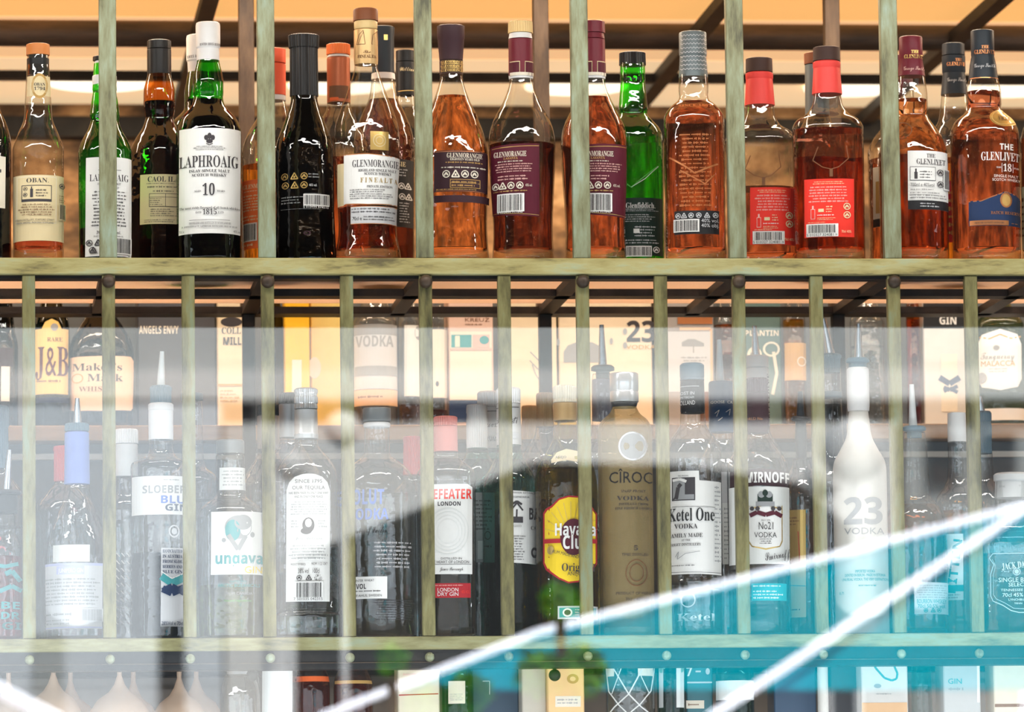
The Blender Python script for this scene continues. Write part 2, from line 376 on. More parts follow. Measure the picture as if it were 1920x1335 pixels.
def bottle(name, label, cx, Y, level, prof, glassm, liq=None, caps=(), labels=(), e=2.0, dep=1.0, cat='bottle', group=None, spout=None, seg=40, turn=0.0, solid=None):
    """prof: glass outline read off the picture as [(y, half width)] from mouth to base; level: 'U', 'L', 'B', 'C' shelf"""
    zs = LEVEL[level]; yb = None
    p0 = W(cx, 400 if level == 'U' else 1050 if level == 'L' else 720 if level == 'B' else 1300, Y); base = Vector((p0.x, Y, zs))
    sc = SCALE((p0.x, Y, p0.z)); yref = PROJ(p0)[1]; yb = PROJ(base)[1]; lean = -ROLL
    rz = -math.atan2(p0.x-CAM.x, Y-CAM.y)
    root = empty(name, base, rz+turn); tag(root, label, cat, group)
    z = lambda y: (yb-y)/sc*1.0056
    pr = [q for q in prof if q[0] < yb-6]; last = prof[-1][1]
    pr = pr+[(yb-4, last), (yb, last*0.9)]
    dp = smoothprof(pr); sec = SECT(seg, e, dep)
    BOTTLES.append((name, label, base.x, Y, max(q[1] for q in dp)/sc))
    glb = MB(); glb.lathe([(z(y), h/sc) for y, h in reversed(dp)], sec, cap0=True, cap1=True)
    glb.build('glass_body', glassm, root, True, 0.9)
    if liq:
        yl, lm = liq; inner = [(yl, hw_at(dp, yl))]+[q for q in dp if yl+2 < q[0] < yb-9]
        thick = 27 if level == 'U' and lm.name in ('amber_whisky', 'dark_amber_whisky', 'red_amber_whisky', 'golden_whisky', 'mahogany_whisky') else 8
        inner = [q for q in inner if q[0] < yb-thick-2]
        inner += [(yb-thick, inner[-1][1]), (yb-thick+2, inner[-1][1]*0.9)]
        if thick > 8:                        # thick glass foot below the drink, its glow put into the tint
            h = hw_at(dp, yb-20)-2.4; bb = MB(); bb.lathe([(z(yb-5), h*0.9/sc), (z(yb-9), h/sc), (z(yb-14), h*0.985/sc), (z(yb-18), h/sc), (z(yb-22), h*0.99/sc), (z(yb-25.5), h*0.80/sc)], sec); bb.build('glass_foot', FOOT, root, True, 0.4)
        lb = MB(); lb.lathe([(z(y), max(h-2.2, h*0.9)/sc) for y, h in reversed(inner)], sec); lb.build('liquid', lm, root, True, 0.9)
    # section table for placing prints on the front
    tab = []
    for i in range(181):
        t = -math.pi/2+math.pi*i/180; a, c = math.sin(t), math.cos(t)
        tab.append((math.copysign(abs(a)**(2/e), a), -abs(c)**(2/e)*dep))
    def on(pf):
        def F(x, y, lift):
            h = hw_at(pf, y); d = max(-0.985, min(0.985, (x-cx-lean*(y-yref))/h)); lo, hi = 0, 180
            while hi-lo > 1:
                m = (lo+hi)//2
                if tab[m][0] <= d: lo = m
                else: hi = m
            q = (d-tab[lo][0])/((tab[hi][0]-tab[lo][0]) or 1); yy = tab[lo][1]+(tab[hi][1]-tab[lo][1])*q; r = h/sc+lift
            return (d*r, yy*r-0.0002, z(y))
        return F
    for c in caps:                           # (part, [(y, hw)], material, ribbed?)
        cm = MB(); pf = [(y, h) for y, h in c[1]]; rib = len(c) > 3 and c[3]
        q = []
        for i, (y, h) in enumerate(pf): q.append((z(y), h/sc))
        top = q[0]; q = [(top[0], top[1]*0.90), (top[0]-0.0008, top[1])]+q[1:]
        s2 = SECT(64 if rib else 36)
        cm.lathe(list(reversed(q)), s2, rib=1 if rib else 0, ribd=0.05); co = cm.build(c[0], c[2], root, True, 0.5)
        if len(c) > 4:
            pp = Print(on(sorted(pf)))
            for o in c[4]: pp.op(o)
            po = pp.build('printing', co)
    if spout:                                # (x tip, y tip, x foot, y foot)
        xt, yt, xf, yf, m = spout[:5]; mb = MB(); A = ((xf-cx)/sc, 0, z(yf+6)); B = ((xt-cx)/sc, -0.004, z(yt))
        mb.tube([A, B], [8.5/sc, 4.2/sc], 12); mb.build('pour_spout', m, root, True)
    for nm, ops in labels:
        pp = Print(on(dp))
        for o in ops: pp.op(o)
        pp.build(nm, root)
    return root
def carton(name, label, x0, x1, y0, Y, level, bodym, dep=0.07, ops=(), cat='box', group=None):
    zs = LEVEL[level]; cx = (x0+x1)/2; p = W(cx, y0+60, Y); sc = SCALE(p); w = (x1-x0)/2/sc; h = W(cx, y0, Y).z-zs
    root = empty(name, (p.x, Y, zs)); tag(root, label, cat, group); yb = PROJ((p.x, Y, zs))[1]
    mb = MB(); mb.box(-w, w, 0, dep, 0, h, c=0.0015); mb.build('body', bodym, root)
    BOTTLES.append((name, label, p.x, Y+dep/2, max(w, dep/2)))
    if ops:
        pp = Print(lambda x, y, l: ((x-cx+ROLL*(y-y0-60))/sc, -l, (yb-y)/sc*1.0056))
        for o in ops: pp.op(o)
        pp.build('printed_face', root)
    return root
# ------------------------------------------------------------------ the room
ZC = Z1+0.486                                # height of the ceiling grid
def slab(name, m, x0, x1, y0, y1, z0, z1, c=0.0):
    b = MB(); b.box(x0, x1, y0, y1, z0, z1, c=c); return b.build(name, m)
STONE = mottled('rough_brown_stone', [(0.02, 0.013, 0.008), (0.11, 0.065, 0.035), (0.34, 0.20, 0.10), (0.62, 0.42, 0.24)], 0.8, 0, 8, (1, 1, 2.2), 1.0)
PLASTER = mat('dark_plaster', (0.10, 0.085, 0.07), 0.8)
CONCRETE = mottled('street_paving', [(0.16, 0.16, 0.16), (0.24, 0.24, 0.23)], 0.8, 0, 3)
struct(slab('floor', CONCRETE, -20, 20, -30, 2.2, -0.05, 0.0))
struct(slab('wall_back', STONE, -1.6, 2.8, 2.05, 2.2, 0, ZC+0.5))
struct(slab('wall_left', PLASTER, -1.7, -1.6, -0.5, 2.2, 0, ZC+0.5))
struct(slab('wall_right', PLASTER, 2.8, 2.9, -0.5, 2.2, 0, ZC+0.5))
struct(slab('ceiling', PLASTER, -1.7, 2.9, -0.5, 2.2, ZC+0.5, ZC+0.6))
struct(slab('trim_1', PLASTER, -1.7, 2.9, -0.56, -0.47, 2.32, ZC+0.6))
# luminous ceiling: opal light panels lying above the steel grid
def yceil(py): # distance of the ceiling grid met at a picture height
    d = FW*FPX+UP*(667.5-py); return CAM.y+d.y*(ZC-CAM.z)/d.z
LP = [mat('light_panel_amber', (1.0, 0.52, 0.17), emit=1.05), mat('light_panel_peach', (1.0, 0.60, 0.30), emit=0.95), mat('light_panel_pale', (1.0, 0.72, 0.42), emit=0.92)]
YB = [yceil(72), yceil(147), yceil(233)]
for i, (ya, yb_) in enumerate(((-0.05, YB[0]), (YB[0], YB[1]), (YB[1], 2.04))):
    o = slab('ceiling_light', LP[i], -1.5, 2.7, ya+0.003, yb_-0.003, ZC+0.03, ZC+0.045)
    tag(o, ('amber glowing ceiling light panel in front of the round steel tube', 'peach glowing ceiling light panel between round tube and thin bar', 'pale glowing ceiling light panel nearest the stone wall')[i], 'ceiling light')
HOT = mat('lamp_glow', (1.0, 0.90, 0.70), emit=2.2)
for k, (px, py) in enumerate(((190, 183), (640, 186), (1085, 186), (1610, 186), (1905, 186))):
    p = W(px, py, yceil(py)); b = MB(); b.lathe([(0, 0.085), (0.004, 0.085)], SECT(32)); o = b.build('downlight', HOT); o.location = (p.x, p.y+0.03, ZC+0.024)
    tag(o, 'round glowing downlight in the pale ceiling panel ' + ('above the tan capped clear bottle', 'behind the tallest clear bottle', 'behind the middle brown post', 'behind the red labelled bottles', 'at the far right')[k], 'ceiling light', 'downlights')
# ceiling grid
grid = empty('ceiling_grid', (0.6, 1.2, ZC)); tag(grid, 'blackened steel ceiling grid of bars below the glowing panels', 'ceiling grid')
def gpart(name, mb, m, smooth=False):
    o = mb.build(name, m, grid, smooth); o.location = -grid.location; return o
b = MB(); b.tube([(-1.59, YB[0], ZC+0.004), (2.79, YB[0], ZC+0.004)], 0.0205, 20); gpart('round_bar', b, mottled('brown_tube_steel', [(0.03, 0.02, 0.014), (0.09, 0.06, 0.04), (0.15, 0.10, 0.07)], 0.5, 0.2, 10, (0.5, 3, 3), 0.05), True)
b = MB(); b.box(-1.59, 2.79, YB[1]-0.012, YB[1]+0.012, ZC-0.006, ZC+0.008); gpart('flat_bar', b, STEEL)
b = MB(); b.box(-1.59, 2.79, 2.0, 2.05, ZC-0.03, ZC+0.004); gpart('flat_bar', b, STEEL)
for px, py in ((388, 20), (1345, 20), (1690, 160)):
    x = W(px, py, yceil(py)).x
    b = MB(); b.box(x-0.012, x+0.012, 0.0, 2.03, ZC-0.008, ZC+0.010); gpart('cross_bar', b, STEEL)

# ------------------------------------------------------------------ the brass rack
A = 0.1020; X0 = 0.20311
rack = empty('bottle_rack', (0.5, 0, Z0)); tag(rack, 'patinated brass and black steel bottle rack with two shelves and upright posts', 'rack')
def rp(name, mb, m, smooth=False):
    o = mb.build(name, m, rack, smooth); o.location = -rack.location; return o
XL, XR = -0.75, 2.0
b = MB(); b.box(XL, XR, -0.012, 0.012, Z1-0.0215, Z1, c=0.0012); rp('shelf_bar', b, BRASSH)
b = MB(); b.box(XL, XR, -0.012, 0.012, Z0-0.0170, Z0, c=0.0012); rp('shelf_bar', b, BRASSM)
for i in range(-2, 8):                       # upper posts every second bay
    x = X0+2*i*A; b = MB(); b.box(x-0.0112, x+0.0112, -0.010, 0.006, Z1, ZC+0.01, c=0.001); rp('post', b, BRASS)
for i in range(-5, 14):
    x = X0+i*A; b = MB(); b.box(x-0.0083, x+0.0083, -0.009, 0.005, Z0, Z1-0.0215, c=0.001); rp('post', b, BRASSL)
for i in range(-2, 8):
    x = X0+2*i*A; b = MB(); b.ball((x, -0.012, Z1-0.0305), 0.0088); rp('ball_stud', b, RUST, True)
ZB = Z1-0.0235
b = MB(); b.box(XL, XR, 0.0, 0.030, ZB-0.002, Z1-0.0216); rp('lip', b, STEEL)
def ydep(py, z):                             # depth at which height z is met at a picture height
    d = FW*FPX+UP*(667.5-py); return CAM.y+d.y*(z-CAM.z)/d.z
for pa, pb, pc in ((541, 555, 561), (574, 588, 595)):
    ya, yb_ = ydep(pb, ZB), ydep(pc, ZB); h = (pb-pa)/1440.0
    b = MB(); b.box(XL, XR, ya, yb_, ZB, ZB+h); rp('shelf_rail', b, STEEL)
for i in range(-2, 8):
    x = X0+2*i*A; b = MB(); b.box(x-0.010, x+0.010, 0.012, 0.44, ZB, ZB+0.010); rp('shelf_bracket', b, STEEL)
for i in (-1, 1, 3, 5, 7):                   # rear posts
    x = X0+2*i*A; b = MB(); b.box(x-0.0105, x+0.0105, 0.432, 0.452, Z1-0.02, ZC+0.01, c=0.001); rp('rear_post', b, RUST)
    b = MB(); b.box(x-0.0085, x+0.0085, 0.425, 0.445, 1.1004, Z1-0.02, c=0.001); rp('rear_post', b, STEEL)
# black angle and its rivets under the lower bar
b = MB(); b.box(XL, XR, -0.0095, 0.03, Z0-0.041, Z0-0.0171); rp('angle_bar', b, STEEL)
b = MB(); b.box(XL, XR, -0.0115, -0.0095, Z0-0.0335, Z0-0.0325); rp('angle_lip', b, RUST)
for i in range(-5, 14):
    x = X0+i*A; b = MB(); b.ball((x, -0.0105, Z0-0.0265), 0.0062); rp('rivet', b, BRASS, True)
b = MB(); b.box(XL, XR, 0.40, 0.44, Z0-0.03, Z0-0.008); rp('shelf_rail', b, STEEL)
# opal glass shelves
def opal():
    m, n, o = nt('opal_glass'); t = n.nodes.new('ShaderNodeBsdfTranslucent'); t.inputs[0].default_value = (1.0, 0.88, 0.80, 1)
    d = n.nodes.new('ShaderNodeBsdfDiffuse'); d.inputs[0].default_value = (0.7, 0.6, 0.5, 1); s = n.nodes.new('ShaderNodeMixShader'); s.inputs[0].default_value = 0.22
    n.links.new(t.outputs[0], s.inputs[1]); n.links.new(d.outputs[0], s.inputs[2]); n.links.new(s.outputs[0], o.inputs[0]); return m
o = slab('shelf_panel', opal(), XL, XR, 0.0125, 0.424, Z1-0.0080, Z1); tag(o, 'salmon lit opal glass shelf panel under the upper row of bottles', 'shelf')
o = slab('shelf_panel', mat('grey_shelf', (0.22, 0.22, 0.20), 0.4), XL, XR, 0.0125, 0.42, Z0-0.0070, Z0); tag(o, 'grey shelf panel under the lower row of bottles', 'shelf')

# ------------------------------------------------------------------ back bar behind the rack
ZT = W(960, 796, 0.49).z
DARK = mat('dark_blue_grey_panel', (0.10, 0.11, 0.115), 0.5)
WOODL = mottled('pale_wood', [(0.42, 0.28, 0.15), (0.55, 0.38, 0.21)], 0.5, 0, 8, (1, 8, 8))
cab = empty('back_bar', (0.5, 0.6, 0.0)); tag(cab, 'back bar cabinet with a pale wooden ledge under the rear bottles', 'cabinet')
def cp(name, m, *a, c=0.0):
    o = slab(name, m, *a, c=c); o.parent = cab; o.location = -cab.location; return o
cp('ledge', WOODL, -0.8, 2.1, 0.49, 0.74, ZT-0.021, ZT, c=0.001)
cp('front_panel', DARK, -0.8, 2.1, 0.53, 0.56, 0.98, ZT-0.022)
cp('back_panel', DARK, -0.8, 2.1, 0.715, 0.74, ZT+0.001, Z1+0.03)
cp('painted_light_strip', mat('bright_strip', (0.75, 0.70, 0.62), 0.35, 0.2), -0.8, 2.1, 0.522, 0.530, ZT-0.044, ZT-0.036)  # pale colour stands in for the light strip under the ledge
cp('worktop', WOODL, -0.8, 2.1, 0.03, 0.56, 1.075, 1.10)
cp('lower_panel', mat('grey_recess', (0.10, 0.11, 0.12), 0.6), -0.8, 2.1, 0.50, 0.53, 1.101, 1.32)
cp('base_panel', mat('dark_recess', (0.03, 0.028, 0.026), 0.6), -0.8, 2.1, 0.08, 0.56, 0.0, 1.074)
LEVEL.update(U=Z1+0.0004, L=Z0+0.0004, B=ZT+0.0004, C=1.1004)

# ------------------------------------------------------------------ window pane between the street and the rack
def paneglass():
    m, n, o = nt('window_glass'); t = n.nodes.new('ShaderNodeBsdfTransparent'); g = n.nodes.new('ShaderNodeBsdfGlossy'); g.inputs['Roughness'].default_value = 0.0
    s = n.nodes.new('ShaderNodeMixShader'); s.inputs[0].default_value = 0.095
    n.links.new(t.outputs[0], s.inputs[1]); n.links.new(g.outputs[0], s.inputs[2]); n.links.new(s.outputs[0], o.inputs[0]); return m
struct(slab('window_1', paneglass(), -1.69, 2.89, PANE_Y-0.005, PANE_Y, 0.3, 2.32))
struct(slab('trim_2', PLASTER, -1.7, 2.9, -0.56, -0.47, 0.0, 0.299))

# ------------------------------------------------------------------ the street, seen back in the pane
AWN = mat('dark_awning_cloth', (0.018, 0.018, 0.02), 0.9)
aw = empty('shop_awning', (0.6, -0.56, 2.4)); tag(aw, 'dark cloth awning above the shop window, its straight edge reflected', 'awning')
zv = MIR(960, 614, 1.0).z
b = MB(); b.add([(-3, -0.57, 2.44), (4.5, -0.57, 2.44), (4.5, -2.0, zv+0.14), (-3, -2.0, zv+0.14), (-3, -0.57, 2.42), (4.5, -0.57, 2.42), (4.5, -2.0, zv+0.12), (-3, -2.0, zv+0.12)],
    [(0, 1, 2, 3), (7, 6, 5, 4), (0, 4, 5, 1), (2, 6, 7, 3), (0, 3, 7, 4), (1, 5, 6, 2)]); o = b.build('cloth', AWN, aw); o.location = -aw.location
b = MB(); b.box(-3, 4.5, -2.01, -1.995, zv, zv+0.13); o = b.build('valance', AWN, aw); o.location = -aw.location
# facade across the street
YF = 15.0
fac = empty('street_building', MIR(960, 1335, YF)); fac.location.z = 0; tag(fac, 'sunlit white building across the street with a row of dark windows, reflected in the pane', 'building')
def fp(name, m, x0, x1, y0, y1, d0, d1, c=0.0): # picture rectangle -> block on the facade
    p, q = MIR(x0, y0, YF), MIR(x1, y1, YF); xx = sorted((p.x, q.x)); zz = sorted((p.z, q.z)); yy = sorted((p.y-d0, p.y-d1))
    o = slab(name, m, xx[0], xx[1], yy[0], yy[1], max(0, zz[0]), zz[1], c=c); o.parent = fac; o.location = -fac.location; return o
WHT = mat('white_render', (0.80, 0.80, 0.78), 0.8); GRY = mat('grey_render', (0.42, 0.45, 0.45), 0.8); GLD = mat('dark_window', (0.02, 0.025, 0.03), 0.2)
CLD = mat('bluish_render', (0.74, 0.80, 0.85), 0.8)
fp('upper_wall', GRY, -900, 2800, 200, 700, 0, 0.3)
fp('cornice', WHT, -900, 2800, 700, 748, -0.08, 0.3)
fp('lower_wall', WHT, 420, 1700, 795, 1900, 0, 0.3)
fp('side_wall', GRY, 1700, 2800, 795, 1900, 0.05, 0.3)
for x0, x1, y0, y1 in ((1745, 1800, 812, 905), (1850, 1905, 812, 905), (296, 346, 1035, 1420), (60, 120, 1190, 1420)): fp('window', GLD if x0 > 200 else GRY, x0, x1, y0, y1, -0.075 if x0 < 420 else -0.01, 0.04)  # tall left pane added to darken the reflection over the navy gin
fp('side_wall', CLD, -900, 420, 760, 1900, -0.06, 0.3)
fp('window_band', GLD, -900, 2800, 747, 796, 0.1, 0.3)
for k in range(16): fp('mullion', GRY, 480+150*k, 500+150*k, 748, 795, 0.02, 0.1)
# lamp post and lanterns
b = MB(); p = MIR(519, 900, 10.0); b.tube([(0, 0, 0), (0, 0, p.z+0.12)], [0.052, 0.048], 16)
o = b.build('lamp_post', mat('white_paint', (0.8, 0.8, 0.8), 0.5), None, True); o.location = (p.x, p.y, 0); tag(o, 'white painted street post reflected at the left of the pane', 'post')
for px, py, r, yv, lab in ((642, 805, 34, 9.0, 'small white globe lantern reflected above the clear ribbed bottle'), (545, 872, 30, 9.2, 'white globe lantern beside the white street post, reflected low'),
                       (1600, 845, 62, 9.0, 'largest white globe lantern reflected over the frosted white bottle'), (1545, 895, 38, 9.3, 'white globe lantern just left of the largest one')):
    p = MIR(px, py, yv); R = r/(FPX/(6.8+yv)); g = empty('globe_lantern', p); tag(g, lab, 'lantern', 'globe lanterns')
    b = MB(); b.ball((0, 0, 0), R, a=16, b=28); b.build('globe', mat('white_globe', (0.82, 0.82, 0.80), 0.6), g, True)
    b = MB(); b.tube([(0, 0, -R*0.95), (0, 0, -p.z)], 0.012, 10); b.build('stand', mat('white_paint', (0.8, 0.8, 0.8), 0.5), g, True)
# dark pitched kiosk roof
def prism(name, pts, yv, depth, m, parent=None):
    P = [MIR(x, y, yv) for x, y in pts]; n = len(P); vs = list(P)+[q+Vector((0, -depth, 0)) for q in P]
    b = MB(); b.add(vs, [tuple(range(n)), tuple(range(2*n-1, n-1, -1))]+[(i, i+n, (i+1) % n+n, (i+1) % n) for i in range(n)]); return b.build(name, m, parent)
KR = mat('charcoal_roof', (0.012, 0.014, 0.015), 0.8)
o = prism('kiosk_roof', [(556, 1045), (1000, 866), (1290, 872), (1500, 905), (1640, 1030), (1700, 1090), (1700, 1560), (556, 1560)], 11.0, 1.5, KR)
tag(o, 'charcoal kiosk with a pitched roof across the pavement, reflected in the pane', 'kiosk')
# turquoise market umbrella with white edge tubes
TQ = mat('turquoise_cloth', (0.0, 0.40, 0.50), 0.9, spec=0.0, var=0.04)
um = empty('market_umbrella', (*MIR(1920, 950, 8.0)[:2], 0)); tag(um, 'turquoise market canopy with white edge tubes reflected at the lower right', 'umbrella')
def up(name, vs, fs, m): b = MB(); b.add(vs, fs); o = b.build(name, m, um); o.location = -um.location; return o
a0 = MIR(1925, 948, 8.0); e1 = [MIR(1500, 1062, 7.9), MIR(1000, 1192, 7.8), MIR(740, 1292, 7.7)]; e2 = MIR(1395, 1292, 7.2); e3 = MIR(2500, 1292, 7.4); e4 = MIR(2600, 1240, 8.6)
up('canopy', [a0]+e1+[e2, e3, e4], [(0, 4, 3, 2), (0, 2, 1), (0, 5, 4), (0, 6, 5)], TQ).modifiers.new('cloth', 'SOLIDIFY').thickness = 0.006
LW = mat('white_tube_added_glow', (0.88, 0.90, 1.0), 0.5, emit=5.0)  # emission added so the white edging shows bright in the pane
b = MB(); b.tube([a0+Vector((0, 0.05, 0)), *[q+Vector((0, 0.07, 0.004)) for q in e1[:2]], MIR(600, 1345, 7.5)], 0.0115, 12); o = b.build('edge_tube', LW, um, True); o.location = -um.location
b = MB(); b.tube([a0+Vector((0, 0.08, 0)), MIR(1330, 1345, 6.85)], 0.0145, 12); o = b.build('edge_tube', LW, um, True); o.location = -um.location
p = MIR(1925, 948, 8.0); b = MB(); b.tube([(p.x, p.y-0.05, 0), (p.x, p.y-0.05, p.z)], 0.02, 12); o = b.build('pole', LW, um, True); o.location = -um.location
b = MB(); b.tube([MIR(-60, 1262, 7.5), MIR(110, 1352, 7.3)], 0.022, 12); o = b.build('handrail', LW, None, True); tag(o, 'white handrail with added glow reflected in the lower left corner', 'handrail')
# shrubs
LEAF = [mat('leaf_green', (0.22, 0.60, 0.06), 0.6), mat('leaf_dark', (0.06, 0.32, 0.05), 0.6)]
rg = random.Random(3)
for k, (blobs, lab) in enumerate((([(1050, 1128, 36), (1010, 1262, 44), (1085, 1258, 52)], 'green leafy shrub reflected at the left end of the turquoise canopy'), ([(735, 1238, 26), (800, 1326, 44), (880, 1300, 40)], 'low green leafy shrub reflected left of the larger shrub'))):
    b = MB(); c0 = MIR(blobs[0][0], blobs[0][1], 6.6)
    for (px, py, r) in blobs:
        c = MIR(px, py, 6.6); R = r/(FPX/13.4)
        for i in range(420):
            d = Vector((rg.gauss(0, 1), rg.gauss(0, 1), rg.gauss(0, 1))).normalized()*R*rg.uniform(0.2, 1.0); q = c+d-Vector((c0.x, c0.y, 0)); L = rg.uniform(0.012, 0.032)
            u = Vector((rg.gauss(0, 1), rg.gauss(0, 1), rg.gauss(0, 1))).normalized(); w = u.orthogonal().normalized()*0.4
            b.add([q-u*L, q+w*L, q+u*L, q-w*L], [(0, 1, 2, 3)], 0 if rg.random() < 0.6 else 1)
    sh = empty('street_shrub', (c0.x, c0.y, 0)); tag(sh, lab, 'shrub'); b.build('foliage', LEAF, sh)
    b = MB(); b.tube([(0, 0, 0), (0, 0, c0.z)], [0.03, 0.012], 8); b.build('stem', mat('bark', (0.08, 0.05, 0.03), 0.9), sh, True)
# ------------------------------------------------------------------ bottle glass, drinks and caps
CLEAR = glass('clear_glass', (0.95, 0.95, 0.93), (0.26, 0.20, 0.13), 1.8)
WHITEGL = glass('flint_glass', (0.96, 0.97, 0.97), (0.20, 0.23, 0.25), 2.0)
GREEN = glass('green_glass', (0.14, 0.86, 0.05), (0.02, 0.34, 0.012), 2.0)
DKGREEN = glass('dark_green_glass', (0.09, 0.60, 0.03), (0.01, 0.12, 0.008), 1.6)
BROWNGL = glass('brown_glass', (0.72, 0.34, 0.06), (0.14, 0.05, 0.012), 1.6)
BLACKGL = glass('black_glass', (0.012, 0.010, 0.010), (0.003, 0.003, 0.003), 1.4)
BLUEGL = glass('sea_green_glass', (0.55, 0.80, 0.76), (0.10, 0.28, 0.28))
AMBER = liquid('amber_whisky', (0.92, 0.63, 0.42)); AMBERD = liquid('dark_amber_whisky', (0.84, 0.50, 0.33)); AMBERR = liquid('red_amber_whisky', (0.84, 0.50, 0.38))
GOLDL = liquid('golden_whisky', (0.95, 0.66, 0.22)); DARKL = liquid('near_black_drink', (0.10, 0.045, 0.02)); MAHOG = liquid('mahogany_whisky', (0.50, 0.26, 0.21))
WATER = liquid('clear_spirit', (0.93, 0.95, 0.95)); INKL = liquid('navy_gin', (0.03, 0.09, 0.24)); RUM = liquid('golden_rum', (0.90, 0.74, 0.26)); GREYL = liquid('smoky_spirit', (0.62, 0.60, 0.56)); PINKL = liquid('pink_gin', (0.80, 0.42, 0.45)); SEAL = liquid('sea_green_spirit', (0.30, 0.55, 0.50))
c_ = lambda n, c, r=0.45, m=0.0: mat('cap_'+n, c, r, m, spec=0.22)
CORK = c_('tan', (0.62, 0.22, 0.06)); BLK = c_('black', (0.012, 0.012, 0.013), 0.35); WHTC = c_('white', (0.72, 0.72, 0.72), 0.4); BROWNC = c_('dark_wood', (0.055, 0.028, 0.022), 0.6); WOOD = c_('walnut', (0.22, 0.075, 0.03), 0.5)
ORC = c_('orange', (0.85, 0.20, 0.04)); ORR = c_('orange_red', (0.82, 0.12, 0.05)); COPC = c_('copper', (0.42, 0.12, 0.05), 0.4, 0.3); GOLDC = c_('gold', (0.62, 0.42, 0.20), 0.4, 0.5); CREAMC = c_('cream', (0.75, 0.55, 0.26))
BURG = c_('burgundy', (0.15, 0.012, 0.025), 0.4); PLUM = c_('plum', (0.05, 0.022, 0.028), 0.45); REDC = c_('red', (0.80, 0.07, 0.06), 0.45); GREYC = c_('slate', (0.14, 0.17, 0.18), 0.45, 0.2); NAVYC = c_('navy', (0.02, 0.028, 0.038), 0.45)
SILV = c_('silver', (0.62, 0.64, 0.66), 0.28, 0.85); BLUEC = c_('periwinkle', (0.20, 0.27, 0.60), 0.5); TEALC = c_('grey_blue', (0.10, 0.17, 0.22), 0.5); PINKC = c_('rose', (0.55, 0.10, 0.10), 0.5); GREY2 = c_('pewter', (0.22, 0.24, 0.25), 0.4, 0.3); DBLUE = c_('deep_blue', (0.015, 0.06, 0.16), 0.45)
STEELS = mat('spout_steel', (0.60, 0.62, 0.64), 0.2, 0.9); RUBB = mat('black_rubber', (0.02, 0.025, 0.03), 0.5)

# ------------------------------------------------------------------ upper row
TG = 'bottles standing on the upper shelf'
def top(*a, **k): return bottle(*a, group=TG, **k)
top('whisky_bottle', 'dark brown bottle cut off by the left edge of the upper shelf', -26, 0.055, 'U', [(95, 22), (200, 26), (235, 40), (270, 47), (486, 47)], BROWNGL, (215, DARKL), [('cap', [(60, 22), (95, 22)], BLK)],
    [('front_label', [('R', -60, 9, 298, 395, 'ivory'), ('M', -40, 4, 320, 380, 5, 'ink')])])
top('whisky_bottle', 'nearly empty clear bottle with tan cap and yellow cream label', 72, 0.055, 'U', [(102, 20), (140, 22), (195, 25), (226, 28), (250, 38), (282, 48), (486, 47.5)], CLEAR, (456, AMBERR),
    [('cap', [(81, 22), (102, 22)], CORK), ('neck_foil', [(102, 18), (107, 18), (109, 21), (134, 21), (140, 20)], BLK)],
    [('neck_label', [('R', 49, 94, 144, 182, 'cream'), ('O', 72, 163, 15, 24, 'tan'), ('O', 72, 163, 13, 21, 'cream'), ('T', 'OBAN', 72, 160, 6, 'ink', 's', 20), ('T', '1794', 72, 168, 6, 'ink', 's', 20), ('O', 72, 163, 13, 21, 'tan', 0.9)]),
     ('front_label', [('R', 25, 120, 334, 457, 'cream'), ('R', 32, 105, 337, 424, 'ivory'), ('R', 33, 104, 338, 423, 'cream'), ('T', 'OBAN.', 70, 344, 8.5, 'ink', 's', 41), ('R', 41, 96, 353, 384, 'ink'), ('R', 42.5, 94.5, 354.5, 379, 'cream'), ('Y', [48], 360, 4, 'ink'), ('Y', [48], 371, 4, 'ink'),
        ('R', 57, 62, 360, 376, 'ink'), ('R', 58.5, 60.5, 356, 361, 'ink'), ('M', 67, 93, 360, 376, 3, 'ink'), ('M', 35, 103, 387, 411, 5, 'brown', 'c'), ('T', 'OBAN DISTILLERY, STAFFORD STREET', 66, 418, 3.6, 'ink', 'n', 68), ('T', 'OBAN, ARGYLL, PA34 5NH, SCOTLAND', 66, 423.5, 3.6, 'ink', 'n', 66), ('Y', [113], 353, 5, 'ink'), ('M', 108, 119, 370, 385, 4, 'brown'), ('B', 109, 118, 388, 415, 'cream', 'ink')])])
LAPH = [(118, 20), (166, 23), (172, 22), (190, 25), (215, 28), (228, 27), (245, 33), (265, 44), (287, 50), (486, 49.5)]
top('whisky_bottle', 'bright green bottle standing behind the leftmost upper brass post', 197, 0.055, 'U', LAPH, GREEN, (430, DARKL),
    [('cap', [(104, 22), (112, 22)], BLK), ('capsule', [(112, 18), (118, 19), (140, 21), (142, 23), (152, 23), (170, 22)], WHTC)],
    [('front_label', [('R', 161, 246, 301, 486, 'white'), ('T', 'LAPHROAIG', 204, 339, 13, 'ink', 'S', 72), ('L', [(184, 325), (226, 325)], 1, 'ink'), ('T', 'ISLAY SINGLE MALT', 204, 351, 4, 'ink', 's', 42), ('T', 'SCOTCH WHISKY', 204, 358, 4, 'ink', 's', 36), ('M', 170, 240, 363, 432, 11, 'ink', 'c'), ('T', '70cl  40% vol.', 204, 442, 6, 'ink', 'n', 44), ('T', 'ISLAY DISTILLERY ARRAN PARCEL', 204, 449, 3, 'ink', 'n', 54), ('Y', [169, 185], 461, 6, 'ink'), ('Y', [175, 177], 475, 6, 'ink'), ('B', 216, 242, 453, 480)])])
